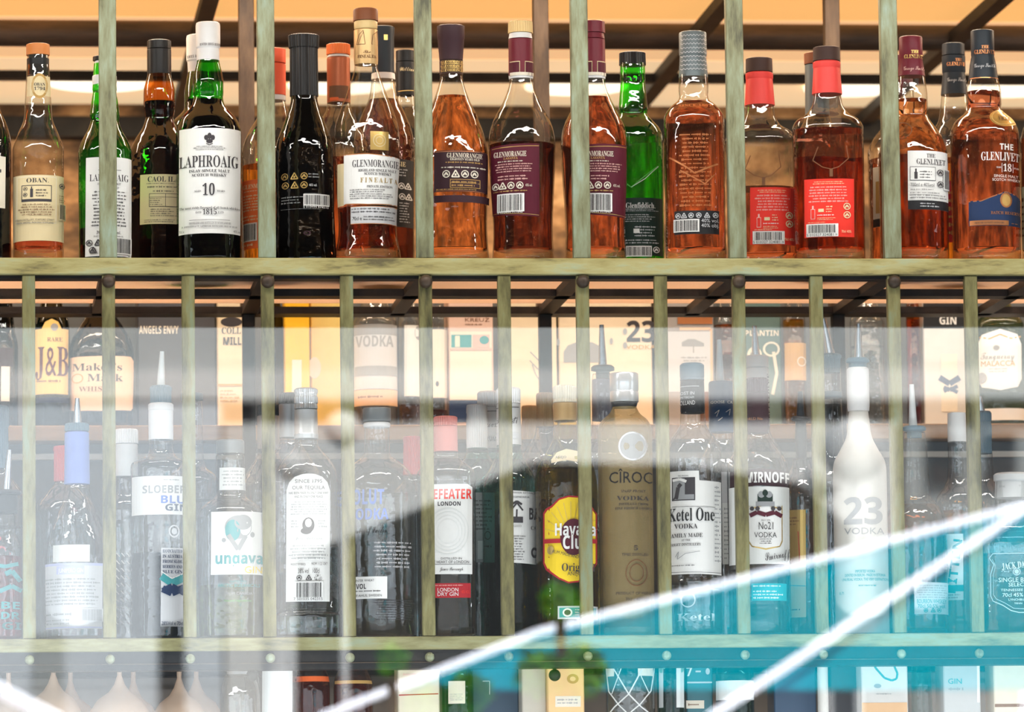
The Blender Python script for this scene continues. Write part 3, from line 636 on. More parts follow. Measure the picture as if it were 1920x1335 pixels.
top('whisky_bottle', 'dark brown bottle with black cap and cream panel label beside the green one', 300, 0.125, 'U', [(137, 22), (143, 23), (165, 29), (185, 30), (205, 29), (222, 27), (240, 33), (262, 47), (288, 57), (486, 57)], BROWNGL, (190, DARKL),
    [('cap', [(74, 22.5), (90, 22.5)], BLK), ('capsule', [(90, 22), (92, 22.8), (130, 22.8), (138, 22.5)], BLK)],
    [('front_label', [('R', 263, 345, 334, 427, 'cream'), ('T', 'CAOL ILA', 306, 343, 10, 'ink', 's', 58), ('M', 275, 335, 350, 353, 1, 'ink'), ('M', 277, 335, 355, 361, 1, 'ink'), ('M', 287, 330, 363, 369, 1, 'ink'), ('R', 280, 336, 370, 395, 'ink'), ('R', 281, 335, 371, 394, 'cream'), ('L', [(280, 377), (336, 377)], 0.8, 'ink'), ('L', [(310, 371), (310, 395)], 0.8, 'ink'), ('M', 282, 306, 378, 393, 4, 'ink'), ('M', 283, 335, 398, 414, 4, 'ink'), ('M', 272, 340, 418, 425, 2, 'ink')])])
LAPF = [(108, 21), (114, 21), (135, 26), (152, 28.5), (172, 28.5), (182, 27.5), (196, 31), (208, 40), (224, 54), (240, 60), (254, 61.5), (486, 60.5)]
top('whisky_bottle', 'green bottle with white capsule tucked behind the larger white labelled one', 375, 0.208, 'U', [(134, 21), (148, 24), (172, 28), (190, 28), (205, 29), (232, 54), (262, 58), (486, 58)], GREEN, (186, DARKL),
    [('capsule', [(64, 23), (70, 24), (112, 24), (115, 22), (134, 21)], WHTC, False, [('T', '1815 ESTAB', 366, 107, 5, 'ink', 's', 34)])], [('front_label', [('R', 324, 400, 272, 466, 'white'), ('T', 'LAPHROAIG', 372, 309, 13, 'ink', 's', 90), ('Y', [331], 430, 6, 'ink'), ('Y', [331], 444, 6, 'ink')])])
top('whisky_bottle', 'large dark green bottle whose white label shows the number 10', 392, 0.055, 'U', LAPF, DKGREEN, (186, DARKL),
    [('capsule', [(40, 22), (46, 23.2), (87, 23), (90, 21), (96, 21.5), (112, 21.5)], WHTC, False, [('T', 'ESTD 1815 ESTD', 393, 84, 4.5, 'ink', 's', 40)])],
    [('front_label', [('R', 336, 450, 248, 445, 'white'), ('O', 392, 263, 4, 6, 'ink'), ('O', 386, 266, 4, 5, 'ink'), ('O', 398, 266, 4, 5, 'ink'), ('O', 392, 273, 6, 4, 'ink'), ('L', [(386, 277), (392, 280), (398, 277)], 1.5, 'ink'), ('M', 362, 423, 281, 290, 3, 'ink', 'c'),
        ('T', 'LAPHROAIG', 391, 310, 22, 'ink', 'S', 108), ('T', 'ISLAY SINGLE MALT', 392, 328, 5.5, 'ink', 's', 74), ('T', 'SCOTCH WHISKY', 392, 336, 5.5, 'ink', 's', 63), ('T', 'AGED', 371, 366, 3.6, 'ink', 's', 12), ('T', '10', 391, 363, 22, 'ink', 'S', 22), ('T', 'YEARS', 413, 366, 3.6, 'ink', 's', 14), ('T', 'The most richly flavoured of all Scotch whiskies', 393, 397, 4.6, 'ink', 's', 108), ('T', 'ESTD', 373, 406, 3.8, 'ink', 's', 10), ('T', '1815', 393, 405, 10.5, 'ink', 'S', 25), ('T', 'ESTD', 413, 406, 3.8, 'ink', 's', 10),
        ('L', [(357, 420), (429, 420)], 0.8, 'ink'), ('T', 'DISTILLED AND BOTTLED IN SCOTLAND BY', 394, 426, 3.6, 'ink', 's', 74), ('T', 'D. JOHNSTON & CO., LAPHROAIG DISTILLERY, ISLE OF ISLAY', 393, 432, 3.4, 'ink', 's', 98), ('T', '70cl e', 344, 440, 5, 'ink', 'n', 9), ('T', '40% vol', 441, 440, 5, 'ink', 'n', 12)])])
top('whisky_bottle', 'bottle with orange label and red sleeve half hidden by the second upper post', 515, 0.182, 'U', [(178, 22), (190, 22), (220, 32), (250, 50), (285, 61), (340, 62), (430, 59), (486, 58)], CLEAR, (312, GOLDL),
    [('cap', [(90, 23), (117, 23)], ORR), ('capsule', [(117, 20), (120, 23), (178, 22.5)], ORR), ('collar_band', [(178, 22.8), (188, 23)], WHTC)],
    [('front_label', [('R', 454, 545, 343, 471, 'orange'), ('T', 'GLENMORANGIE', 487, 355, 8, 'cream', 's', 62), ('M', 458, 520, 362, 366, 1, 'cream'), ('M', 457, 520, 370, 402, 6, 'cream'), ('M', 457, 500, 408, 420, 2, 'cream'), ('B', 459, 481, 425, 455), ('M', 458, 482, 460, 468, 1, 'cream')])])
top('whisky_bottle', 'glossy black bottle with flared black stopper', 572, 0.088, 'U', [(176, 25), (186, 25), (205, 30), (235, 41), (262, 51), (285, 54.5), (320, 55), (400, 55), (450, 57), (486, 58)], BLACKGL, None,
    [('stopper', [(64, 29.5), (88, 28.5), (90, 26.5), (180, 27)], BLK, True)],
    [('printing', [('Y', [534, 552, 570], 337, 6.5, 'gold'), ('Y', [536, 553, 570], 354, 6.5, 'gold'), ('M', 578, 602, 331, 342, 2, 'grey'), ('T', '46% vol.', 586, 354, 5, 'pale', 'n', 14), ('M', 530, 575, 374, 390, 3, 'grey'), ('M', 571, 612, 369, 371, 1, 'grey'), ('B', 571, 613, 373, 391), ('T', '5 010494 974515', 591, 395, 4.2, 'white', 'n', 44), ('M', 530, 620, 398, 400, 1, 'grey')]), ('base_mark', [('O', 576, 444, 7, 4, 'plum', 0.6)])], seg=48)
top('whisky_bottle', 'orange capped bottle with copper sleeve between the black bottle and the tallest one', 637, 0.166, 'U', [(192, 22), (205, 24), (235, 40), (262, 54), (290, 58), (486, 57)], CLEAR, (300, AMBERD),
    [('cap', [(81, 22.5), (101, 22.5)], ORC, True), ('collar_band', [(101, 20), (106, 21)], WHTC), ('capsule', [(106, 21), (108, 21.8), (192, 22)], COPC, False, [('R', 617, 656, 162, 186, 'brown'), ('R', 618, 634, 184, 190, 'orange')])])
top('whisky_bottle', 'tallest clear bottle with wooden cap and torn cream label', 689, 0.056, 'U', [(118, 21.5), (128, 22), (150, 29), (178, 39), (205, 50), (235, 59), (265, 62), (300, 62), (350, 58.5), (420, 54.5), (445, 55.5), (470, 60), (486, 62)], CLEAR, (392, AMBERD),
    [('cap', [(14, 22.5), (18, 23.5), (37, 23.5)], WOOD), ('collar', [(37, 21), (40, 22), (51, 22), (53, 21)], CREAMC), ('capsule', [(53, 21.5), (55, 22.5), (112, 22.8), (120, 22)], GOLDC, False, [('L', [(668, 84), (672, 66), (680, 58), (684, 84), (668, 84)], 1, 'brown'), ('L', [(671, 84), (676, 70), (681, 60)], 0.8, 'brown'), ('L', [(696, 84), (698, 66), (706, 58), (708, 84), (696, 84)], 1, 'brown'), ('T', 'The', 687, 98, 6, 'brown', 'c', 14), ('T', 'FINEALTA', 687, 107, 6, 'brown', 's', 34)])],
    [('gold_square', [('R', 694, 728, 254, 289, 'gold'), ('O', 711, 271, 12, 12, 'cream', 0.9), ('O', 711, 271, 7, 7, 'cream', 0.85)]),
     ('back_label', [('R', 633, 645, 312, 390, 'cream')]),
     ('front_label', [('S', [(645, 297, 388), (690, 296, 391), (750, 301, 389)], 'white'), ('L', [(646, 297), (690, 296.5), (750, 301.5)], 1.6, 'copper'), ('L', [(648, 388), (690, 390.5), (749, 389)], 1.6, 'copper'), ('T', 'GLENMORANGIE', 704, 314, 13.5, 'ink', 'S', 86), ('T', 'HIGHLAND SINGLE MALT', 707, 327, 5, 'ink', 's', 70), ('T', 'SCOTCH WHISKY', 708, 333.5, 5, 'ink', 's', 50), ('T', 'F I N E A L T A', 710, 345, 9, 'gold', 's', 68), ('T', 'PRIVATE EDITION', 711, 357, 4.2, 'ink', 's', 47), ('M', 657, 742, 361, 381, 5, 'ink')]),
     ('lower_label', [('R', 658, 749, 394, 426, 'pale'), ('L', [(658, 394), (749, 394)], 1.2, 'copper'), ('L', [(658, 426), (749, 426)], 1.2, 'copper'), ('M', 660, 746, 396, 407, 2, 'ink'), ('T', '70cl e', 670, 416, 6.5, 'ink', 'n', 17), ('M', 682, 745, 411, 421, 2, 'ink')])], seg=48)
top('whisky_bottle', 'mahogany bottle with tall black cap peeping out right of the tallest bottle', 721, 0.242, 'U', [(136, 21), (152, 22), (185, 28), (215, 42), (245, 53), (275, 57), (486, 56)], CLEAR, (186, MAHOG),
    [('cap', [(48, 22), (60, 22), (70, 21), (136, 21)], NAVYC, False, [('R', 719, 726, 66, 76, 'gold')]), ('collar_band', [(136, 22), (148, 22.5)], WHTC)],
    [('front_label', [('R', 690, 775, 305, 432, 'black'), ('T', 'GLENMORANGIE', 722, 314, 9, 'cream', 's', 76), ('M', 745, 768, 322, 338, 3, 'pale'), ('Y', [752, 764], 355, 6, 'white'), ('Y', [753, 765], 375, 6, 'white'), ('M', 748, 768, 385, 425, 8, 'pale')])])
top('whisky_bottle', 'slim black capped clear bottle half behind the third upper post', 763, 0.31, 'U', [(178, 17), (205, 20), (240, 33), (270, 37), (486, 37)], CLEAR, None,
    [('cap', [(93, 18), (114, 18)], BLK), ('capsule', [(114, 17), (116, 18.5), (178, 18.5)], BLK, False, [('T', 'William', 764, 130, 8, 'cream', 'c', 30), ('L', [(746, 172), (782, 170)], 1.2, 'gold')])])
top('whisky_bottle', 'full amber bottle with plum cap and dark plum label right of the third upper post', 849, 0.062, 'U', [(138, 21), (150, 22), (165, 26), (190, 35), (215, 47), (245, 58), (275, 65), (300, 67.5), (350, 66.5), (430, 64), (486, 67)], CLEAR, (180, AMBER),
    [('cap', [(46, 26), (70, 26), (72, 25), (112, 22)], PLUM), ('neck_band', [(112, 22.2), (139, 22.2)], BROWNC, False, [('T', 'GLENMORANGIE', 848, 117, 5, 'gold', 's', 42), ('T', 'GLENMORANGIE', 848, 125, 5, 'gold', 's', 42), ('T', 'GLENMORANGIE', 848, 133, 5, 'gold', 's', 42), ('L', [(828, 121), (869, 121)], 0.8, 'gold'), ('L', [(828, 129), (869, 129)], 0.8, 'gold')])],
    [('front_label', [('R', 814, 915, 291, 368, 'plum'), ('L', [(816, 293), (914, 292)], 1, 'copper'), ('L', [(818, 366), (914, 367)], 1, 'copper'), ('T', 'GLENMORANGIE', 871, 300, 9, 'ivory', 'S', 66), ('T', 'EIGHTEEN YEARS OLD', 871, 307.5, 4, 'ivory', 's', 54), ('M', 828, 912, 311, 316, 1, 'tan', 'c'), ('M', 826, 912, 320, 326, 1, 'ivory', 'c'), ('Y', [837, 854, 871, 888], 335, 7, 'ivory'), ('R', 844, 898, 345, 361, 'tan'), ('R', 845, 897, 346, 360, 'plum'), ('L', [(845, 352), (897, 352)], 0.8, 'tan'), ('M', 847, 895, 347, 360, 2, 'tan'), ('M', 820, 905, 362, 366, 1, 'tan'), ('R', 816, 915, 375, 388, 'plum')])], seg=48)
LAS = lambda d: [(147, 21), (158, 22.5), (175, 28), (195, 37), (215, 48), (235, 57), (258, 62), (280, 63), (330, 61), (400, 57), (440, 56), (486, 58)]
def lasanta(cx, lab, fill, capm, y0, lx, liqm, ribbed):
    t = lambda x: x+lx
    top('whisky_bottle', lab, cx, 0.055, 'U', LAS(0), CLEAR, (fill, liqm), [('cap', [(y0, 23), (y0+22, 23.5)], capm, ribbed), ('collar_band', [(y0+22, 21), (71, 22.5)], WHTC if ribbed else BURG), ('capsule', [(71, 22), (73, 22.8), (140, 23.2)], BURG, False, [('R', cx-24, cx-5, 116, 143, 'cream'), ('R', cx-24, cx-6, 117.5, 143, 'burg'), ('R', cx+4, cx+23, 116, 143, 'cream'), ('R', cx+5, cx+23, 117.5, 143, 'burg'), ('R', cx-23, cx+23, 137, 143, 'ivory')]), ('neck_ring', [(140, 23.3), (147, 22.5)], WHTC)],
        [('front_label', [('S', [(t(921), 280, 407), (t(960), 278, 411), (t(1011), 277, 413)], 'burg'), ('S', [(t(923), 283.5, 284.6), (t(1010), 280.5, 281.6)], 'gold'), ('S', [(t(925), 404, 405), (t(1010), 409.5, 410.5)], 'gold'), ('T', 'GLENMORANGIE', t(957), 296, 10, 'ivory', 'S', 60), ('T', 'LASANTA', t(958), 304, 4.2, 'tan', 's', 26), ('M', t(930), t(985), 308, 312, 1, 'ivory', 'c'), ('M', t(926), t(1002), 313, 331, 4, 'pink', 'c'), ('M', t(935), t(990), 335, 346, 2, 'pink'), ('Y', [t(931), t(944), t(959), t(975)], 355, 6.5, 'ivory'), ('T', '43% vol.', t(991), 355, 5, 'ivory', 'n', 12), ('M', t(928), t(1003), 363, 368, 1, 'gold'), ('B', t(937), t(981), 372, 402), ('T', '5 010494 917840', t(958), 404.5, 4, 'white', 'n', 44)])], seg=48)
lasanta(980, 'burgundy labelled bottle with cream ribbed cap right of the full amber one', 272, CREAMC, 38, 0, MAHOG, True)
lasanta(1116, 'burgundy labelled bottle with burgundy cap behind the fourth upper post', 182, BURG, 38, 163, AMBERR, False)
top('whisky_bottle', 'bright green triangular bottle with short black screw cap', 1190, 0.135, 'U', [(118, 23.5), (146, 24), (152, 23), (185, 26), (205, 27.5), (214, 26), (224, 34), (240, 48), (256, 54), (300, 55), (486, 55)], GREEN, (262, liquid('green_shaded_whisky', (0.85, 0.85, 0.60))),
    [('cap', [(97, 25), (121, 25.5)], BLK, True)],
    [('front_label', [('R', 1150, 1242, 378, 486, 'dgreen'), ('T', 'Glenfiddich.', 1201, 392, 10.5, 'white', 'S', 54), ('M', 1172, 1235, 398, 404, 2, 'pale'), ('M', 1172, 1236, 408, 424, 4, 'pale'), ('M', 1190, 1235, 430, 452, 4, 'pale'), ('R', 1188, 1199, 436, 444, 'white'), ('M', 1172, 1236, 455, 465, 2, 'pale'), ('B', 1176, 1219, 470, 486), ('Y', [1229], 475, 6, 'white')]),
     ('stag_groove', [('L', [(1176, 352), (1184, 358), (1206, 340), (1234, 317)], 2.2, 'green'), ('L', [(1184, 358), (1210, 342), (1234, 318)], 1, 'white')])], e=2.5)
top('whisky_bottle', 'square shouldered amber bottle with slate herringbone capsule', 1304, 0.055, 'U', [(140, 26), (150, 27), (165, 28), (180, 27), (188, 30), (198, 42), (212, 53), (226, 57), (300, 57.5), (400, 56), (486, 57)], CLEAR, (190, AMBERR),
    [('capsule', [(58, 25), (61, 26), (103, 26), (104, 25), (120, 26), (144, 27.5)], GREYC, False, [('L', [(1278+3*i, 66+8*j+(3 if i % 2 else 0)) for i in range(18)], 0.9, 'pale') for j in range(9)])],
    [('printing', [('M', 1274, 1336, 256, 396, 18, 'copper', 'c'), ('T', 'SINCE 1887', 1304, 203, 5, 'copper', 's', 60)]), ('stag_groove', [('L', [(1256, 300), (1290, 322), (1303, 332), (1346, 314)], 3, 'copper'), ('L', [(1276, 326), (1322, 352), (1340, 334)], 2.2, 'copper')]),
     ('front_label', [('R', 1265, 1348, 402, 446, 'black'), ('Y', [1272, 1283, 1296, 1310, 1325, 1340], 411, 5, 'pale'), ('B', 1267, 1309, 420, 440), ('T', '40% vol.', 1330, 421, 7, 'pale', 'n', 31), ('T', '40% obj.', 1330, 430, 7, 'pale', 'n', 31)])], e=2.4, seg=48)
def redbottle(cx, Y, lab, hwid, fill, capy, x0, x1, y0, y1, shoulder):
    h = hwid; s = capy
    top('whisky_bottle', lab, cx, Y, 'U', [(s+84, 26), (s+100, 27), (s+shoulder-14, 31), (s+shoulder, 42), (s+shoulder+10, 58), (s+shoulder+20, h-2), (s+shoulder+28, h), (486, h-1)], CLEAR, (fill, AMBERR),
        [('cap', [(s, 25), (s+26, 25.5)], BROWNC), ('capsule', [(s+26, 24), (s+29, 26), (s+38, 26), (s+40, 25), (s+89, 28.5)], REDC)],
        [('front_label', [('R', x0, x1, y0, y1, 'red'), ('M', x0+14, x1-16, y0+4, y0+11, 2, 'cream', 'c'), ('M', x0+8, x1-10, y0+13, y0+45, 6, 'pink', 'c'), ('R', x0+12, x0+20, y0+56, y0+75, 'pink'), ('R', x0+13, x0+19, y0+57, y0+74, 'red'), ('R', x0+14.5, x0+17.5, y0+50, y0+57, 'pink'), ('R', x0+26, x0+36, y0+56, y0+62, 'cream'), ('M', x0+40, x0+54, y0+50, y0+64, 3, 'cream'), ('M', x0+24, x0+56, y0+66, y0+70, 1, 'white'), ('M', x0+24, x0+60, y0+72, y0+78, 2, 'cream'), ('Y', [x1-14], y0+52, 6.5, 'cream'), ('Y', [x1-14], y0+68, 6.5, 'cream'), ('M', x0+8, x0+50, y1-29, y1-26, 1, 'cream'),
            ('R', x0+5, x0+62, y1-25, y1-1, 'white'), ('B', x0+9, x0+57, y1-23, y1-8), ('T', '5 010327 324081 >', x0+33, y1-4.5, 5, 'black', 'n', 54), ('T', '70cl 40%', x1-16, y1-10, 5, 'cream', 'n', 17)]), ('stag_etching', [('L', [(cx-20, y0-60), (cx-30, y0-35), (cx-12, y0-22), (cx+4, y0-18)], 1.5, 'brown'), ('L', [(cx+32, y0-62), (cx+36, y0-38), (cx+18, y0-22), (cx+4, y0-18)], 1.5, 'brown'), ('L', [(cx+4, y0-18), (cx+4, y0-4)], 6, 'brown')])], e=2.6, dep=0.9, seg=48)
redbottle(1428, 0.115, 'half empty red capsuled bottle with red label beside the fifth upper post', 66, 355, 108, 1407, 1492, 359, 466, 130)
redbottle(1555, 0.055, 'full red capsuled bottle with red label, tallest of the red pair', 67, 245, 87, 1509, 1601, 343, 452, 128)
top('whisky_bottle', 'bottle with wooden topped slate capsule hidden behind the full red capsuled bottle', 1536, 0.17, 'U', [(214, 22), (235, 30), (255, 45), (486, 48)], CLEAR, (300, AMBERD), [('cap', [(98, 23), (119, 23)], WOOD), ('capsule', [(119, 20), (121, 22), (216, 23)], GREYC)])
top('whisky_bottle', 'bottle with cream back label seen left of the sixth upper post', 1694, 0.16, 'U', [(156, 23), (200, 26), (235, 36), (262, 56), (290, 65), (486, 65)], CLEAR, (300, AMBERD), [('cap', [(103, 21), (120, 21)], BURG), ('capsule', [(120, 21), (158, 23)], BURG)],
    [('front_label', [('R', 1638, 1656, 318, 430, 'ivory'), ('R', 1643, 1653, 345, 405, 'tan'), ('R', 1638, 1655, 415, 430, 'black')])])
LIV = 'GLENLIVET'
top('whisky_bottle', 'bottle with maroon capsule and white label right of the sixth upper post', 1714, 0.055, 'U', [(140, 24), (150, 26), (180, 29.5), (205, 30), (216, 29), (226, 34), (245, 48), (265, 59), (288, 64.5), (320, 65), (486, 64)], CLEAR, (186, AMBER),
    [('capsule', [(67, 21.5), (70, 22.2), (108, 22.2), (110, 21.5), (142, 26)], BURG, False, [('T', 'THE', 1718, 98, 6, 'gold', 's', 14), ('T', LIV, 1717, 107, 7, 'gold', 's', 38), ('T', 'George Smith', 1717, 129, 8, 'pink', 'c', 40)])],
    [('front_label', [('R', 1703, 1778, 291, 401, 'white'), ('R', 1703, 1778, 384, 401, 'black'), ('T', 'THE', 1746, 300, 7.5, 'ink', 's', 16), ('T', LIV, 1746, 311, 10, 'ink', 'S', 53), ('T', 'SINGLE MALT SCOTCH WHISKY', 1746, 316.5, 2.6, 'ink', 'n', 40), ('R', 1707, 1754, 321, 347, 'ink'), ('R', 1708, 1753, 322, 346, 'white'), ('R', 1715, 1721, 331, 344, 'ink'), ('R', 1716.5, 1719.5, 325, 331, 'ink'), ('M', 1725, 1750, 328, 344, 3, 'ink'), ('Y', [1762], 331, 6, 'ink'), ('Y', [1762], 353, 6, 'ink'), ('B', 1769, 1777, 325, 360), ('T', '700ml e 40%vol', 1729, 355, 7, 'ink', 'n', 42), ('M', 1708, 1766, 362, 366, 1, 'ink'), ('M', 1707, 1772, 368, 382, 3, 'ink'), ('M', 1725, 1760, 388, 398, 2, 'pale')]), ('stag_window', [('O', 1690, 250, 22, 17, 'brown', 0.9)])], seg=48)
top('whisky_bottle', 'bottle with navy capsule standing back between the two rightmost large bottles', 1794, 0.225, 'U', [(174, 24), (200, 27), (225, 31), (250, 44), (280, 48), (486, 48)], CLEAR, (300, GOLDL),
    [('cap', [(80, 21), (102, 21.5)], NAVYC), ('capsule', [(102, 20), (104, 22), (134, 22), (136, 21), (177, 25.5)], NAVYC, False, [('T', 'THE', 1800, 113, 5.5, 'copper', 's', 12), ('T', LIV, 1797, 121, 7, 'copper', 's', 38), ('T', 'George Smith', 1797, 150, 8, 'pale', 'c', 36)])], [('front_label', [('R', 1770, 1800, 345, 460, 'dred'), ('M', 1774, 1796, 360, 450, 6, 'tan')])])
top('whisky_bottle', 'tall amber bottle with gold wax seal and blue arched label', 1849, 0.055, 'U', [(148, 27), (156, 30), (175, 33), (195, 33), (203, 31.5), (212, 38), (225, 53), (240, 62), (256, 65), (486, 64)], CLEAR, (171, AMBERR),
    [('capsule', [(55, 21.5), (58, 22), (102, 22), (104, 21.5), (120, 25), (150, 28)], NAVYC, False, [('T', 'THE', 1850, 89, 6, 'copper', 's', 14), ('T', LIV, 1849, 98, 7.5, 'copper', 's', 38), ('T', 'George Smith', 1849, 124, 8, 'pale', 'c', 38), ('L', [(1822, 148), (1877, 148)], 1.5, 'copper')])],
    [('printing', [('T', 'THE', 1888, 283, 11, 'white', 'b', 25), ('T', LIV, 1876, 301, 16, 'white', 'S', 70), ('T', '18', 1889, 322, 14, 'white', 'S', 15), ('L', [(1879, 314), (1879, 331)], 0.8, 'white'), ('L', [(1899, 314), (1899, 331)], 0.8, 'white'), ('T', 'YEARS', 1873, 322, 3, 'white', 's', 9), ('T', 'OF AGE', 1905, 322, 3, 'white', 's', 9), ('T', 'SINGLE MALT', 1886, 338, 5, 'white', 'n', 44), ('T', 'SCOTCH WHISKY', 1886, 345, 5, 'white', 'n', 50)]),
     ('wax_seal', [('O', 1884, 226, 27, 18, 'gold'), ('O', 1884, 226, 24, 15.5, 'tan', 0.9), ('T', '1824', 1884, 227, 8, 'brown', 's', 21)]),
     ('front_label', [('S', [(1817, 384, 431), (1840, 384, 431), (1866, 374, 431), (1886, 366, 431), (1902, 371, 431), (1912, 378, 431)], 'navy'), ('L', [(1817, 385), (1840, 385), (1866, 375), (1886, 367), (1902, 372), (1912, 379)], 1.6, 'copper'), ('O', 1886, 383, 11, 14, 'copper'), ('O', 1886, 383, 8, 11, 'tan'), ('T', 'BATCH RESERVE', 1886, 407, 5.5, 'copper', 's', 56), ('R', 1819, 1890, 421, 430, 'copper'), ('T', 'FROM THE GLENLIVET DISTILLERY', 1855, 425.5, 3, 'ink', 's', 54), ('M', 1895, 1911, 424, 429, 1, 'copper')])], seg=48)
top('whisky_bottle', 'bottle with cream label cut off by the right edge of the upper shelf', 1962, 0.06, 'U', [(90, 20), (200, 24), (240, 40), (270, 47), (486, 47)], CLEAR, (260, AMBERD), [('cap', [(60, 21), (90, 21)], BLK)], [('front_label', [('R', 1916, 1990, 352, 470, 'cream'), ('M', 1917, 1950, 370, 450, 6, 'brown')])])
# ------------------------------------------------------------------ lower row, front
LG = 'bottles standing on the lower shelf'
def low(*a, **k): k.setdefault('group', LG); return bottle(*a, **k)
def collar(cx, y0, y1, w): return ('pour_collar', [(y0, w), (y0+5, w+1.5), (y0+8, w-1), (y0+10, w-7), ((y0+y1)/2, w-6), (y1, w-7)], RUBB)
low('spirit_bottle', 'bottle with dark capsule behind the pink one at the lower left', -2, 0.16, 'L', [(880, 18), (893, 21), (915, 38), (935, 50), (1194, 50)], WHITEGL, (990, WATER), [('capsule', [(762, 18), (768, 19.5), (800, 19.5), (803, 18), (880, 19)], TEALC, True)])
low('pink_gin_bottle', 'pink gin bottle with steel pourer at the left end of the lower shelf', -2, 0.055, 'L', [(925, 24), (945, 27), (1000, 33), (1030, 42), (1060, 44), (1194, 44)], WHITEGL, (1045, PINKL), [collar(-2, 921, 964, 42)],
    [('printing', [('L', [(-16, 1062), (10, 1066), (34, 1060)], 7, 'teal'), ('L', [(10, 1080), (22, 1074), (38, 1092)], 9, 'teal'), ('L', [(0, 1112), (22, 1102), (40, 1110)], 8, 'teal'), ('T', 'BE', 20, 1138, 13, 'teal', 'b', 34), ('T', 'DR', 20, 1157, 13, 'teal', 'b', 34), ('T', 'GI', 22, 1176, 13, 'teal', 'b', 34)])], spout=(18, 845, 12, 921, STEELS))
low('gin_bottle', 'bell shaped clear bottle with periwinkle sleeve and steel pourer', 145, 0.055, 'L', [(909, 21), (915, 23.5), (940, 28), (970, 40), (1000, 52), (1030, 58.5), (1060, 60.5), (1130, 60), (1194, 59)], WHITEGL, (1062, WATER),
    [('pour_collar', [(795, 22), (799, 23), (810, 23)], TEALC, True), ('capsule', [(810, 21), (813, 23), (909, 24)], BLUEC)], [('front_label', [('R', 76, 192, 1060, 1182, 'pale'), ('R', 76, 192, 1060, 1065, 'lilac'), ('R', 76, 192, 1178, 1181, 'lilac'), ('R', 107, 158, 1066, 1081, 'lilac'), ('T', 'JUNIPERO GIN', 133, 1074, 8, 'white', 'n', 46), ('M', 79, 190, 1087, 1140, 8, 'grey', 'c'), ('M', 84, 145, 1151, 1160, 1, 'grey'), ('B', 155, 190, 1146, 1167, 'pale', 'grey'), ('M', 82, 140, 1163, 1176, 2, 'grey')]), ('back_label', [('R', 100, 168, 1026, 1058, 'frost')])], spout=(146, 748, 146, 795, STEELS), seg=48)
low('gin_bottle', 'clear bottle with small red screw cap behind the bell shaped bottle', 122, 0.18, 'L', [(902, 18), (912, 22), (930, 40), (945, 52), (965, 57), (1194, 57)], WHITEGL, (950, WATER), [('cap', [(838, 21), (846, 21.5), (848, 20.5), (904, 20.5)], PINKC, True)])
low('gin_bottle', 'slim clear cut glass bottle with white screw cap beside the third lower post', 238, 0.12, 'L', [(895, 21), (920, 21.5), (930, 23), (945, 31), (960, 34), (1194, 34)], WHITEGL, (940, WATER), [('cap', [(806, 21), (809, 22), (833, 22)], WHTC, True), ('capsule', [(833, 20), (836, 21.5), (895, 21.5)], c_('pale_frost', (0.62, 0.63, 0.63)))],
    [('cut_pattern', [('L', [(219+9*(i % 3), 1040+14*(i//3)), (225+9*(i % 3), 1047+14*(i//3))], 2, 'white') for i in range(30)])], e=3)
low('blue_gin_bottle', 'navy blue gin bottle with white top label and pourer', 303, 0.055, 'L', [(826, 22), (846, 23), (858, 30), (864, 44), (870, 55), (884, 57.5), (1030, 57.5), (1194, 57)], WHITEGL, (1040, INKL), [('pour_collar', [(724, 18), (728, 21), (733, 21), (735, 20), (757, 20)], TEALC, True), ('capsule', [(757, 22), (760, 24), (770, 24), (771, 23.3), (826, 23.3)], WHTC)],
    [('front_label', [('R', 247, 359, 898, 970, 'white'), ('M', 306, 340, 903, 908, 1, 'grey'), ('T', 'SLOEBERRY', 319, 923, 14, 'grey', 'b', 104), ('T', 'BLUE', 330, 942, 14, 'blue', 'b', 58), ('T', 'GIN', 330, 957, 12, 'navy', 'b', 42)]),
     ('medallion', [('O', 326, 1001, 10, 12, 'pale', 0.75), ('O', 326, 1001, 5, 6, 'pale')]),
     ('strip_label', [('R', 302, 344, 1032, 1178, 'pale'), *[('T', t, 323, 1038+9.6*i, 6, 'navy', 's', 36) for i, t in enumerate(('HANDCRAFTED', 'IN AUSTRIA', 'FROM SLOE', 'BERRIES AND', 'BLUE GIN'))], ('L', [(303, 1084), (322, 1097), (350, 1084)], 15, 'teal'), ('L', [(303, 1076), (322, 1089), (350, 1076)], 2, 'white'), ('L', [(305, 1108), (322, 1116), (348, 1104)], 13, 'navy'), ('L', [(305, 1112), (322, 1103), (344, 1116)], 10, 'navy'), ('T', '28%Vol e 70cl', 323, 1172, 7, 'navy', 'n', 38)])], spout=(306, 660, 303, 724, mat('clear_spout', (0.62, 0.65, 0.66), 0.25)), seg=48)
low('spirit_bottle', 'clear bottle with pourer mostly behind the third post from the left', 362, 0.17, 'L', [(752, 18), (770, 19), (860, 21), (878, 26), (890, 40), (905, 47), (1194, 47)], WHITEGL, (940, WATER), [('cap', [(738, 20), (742, 21), (752, 21)], TEALC)])
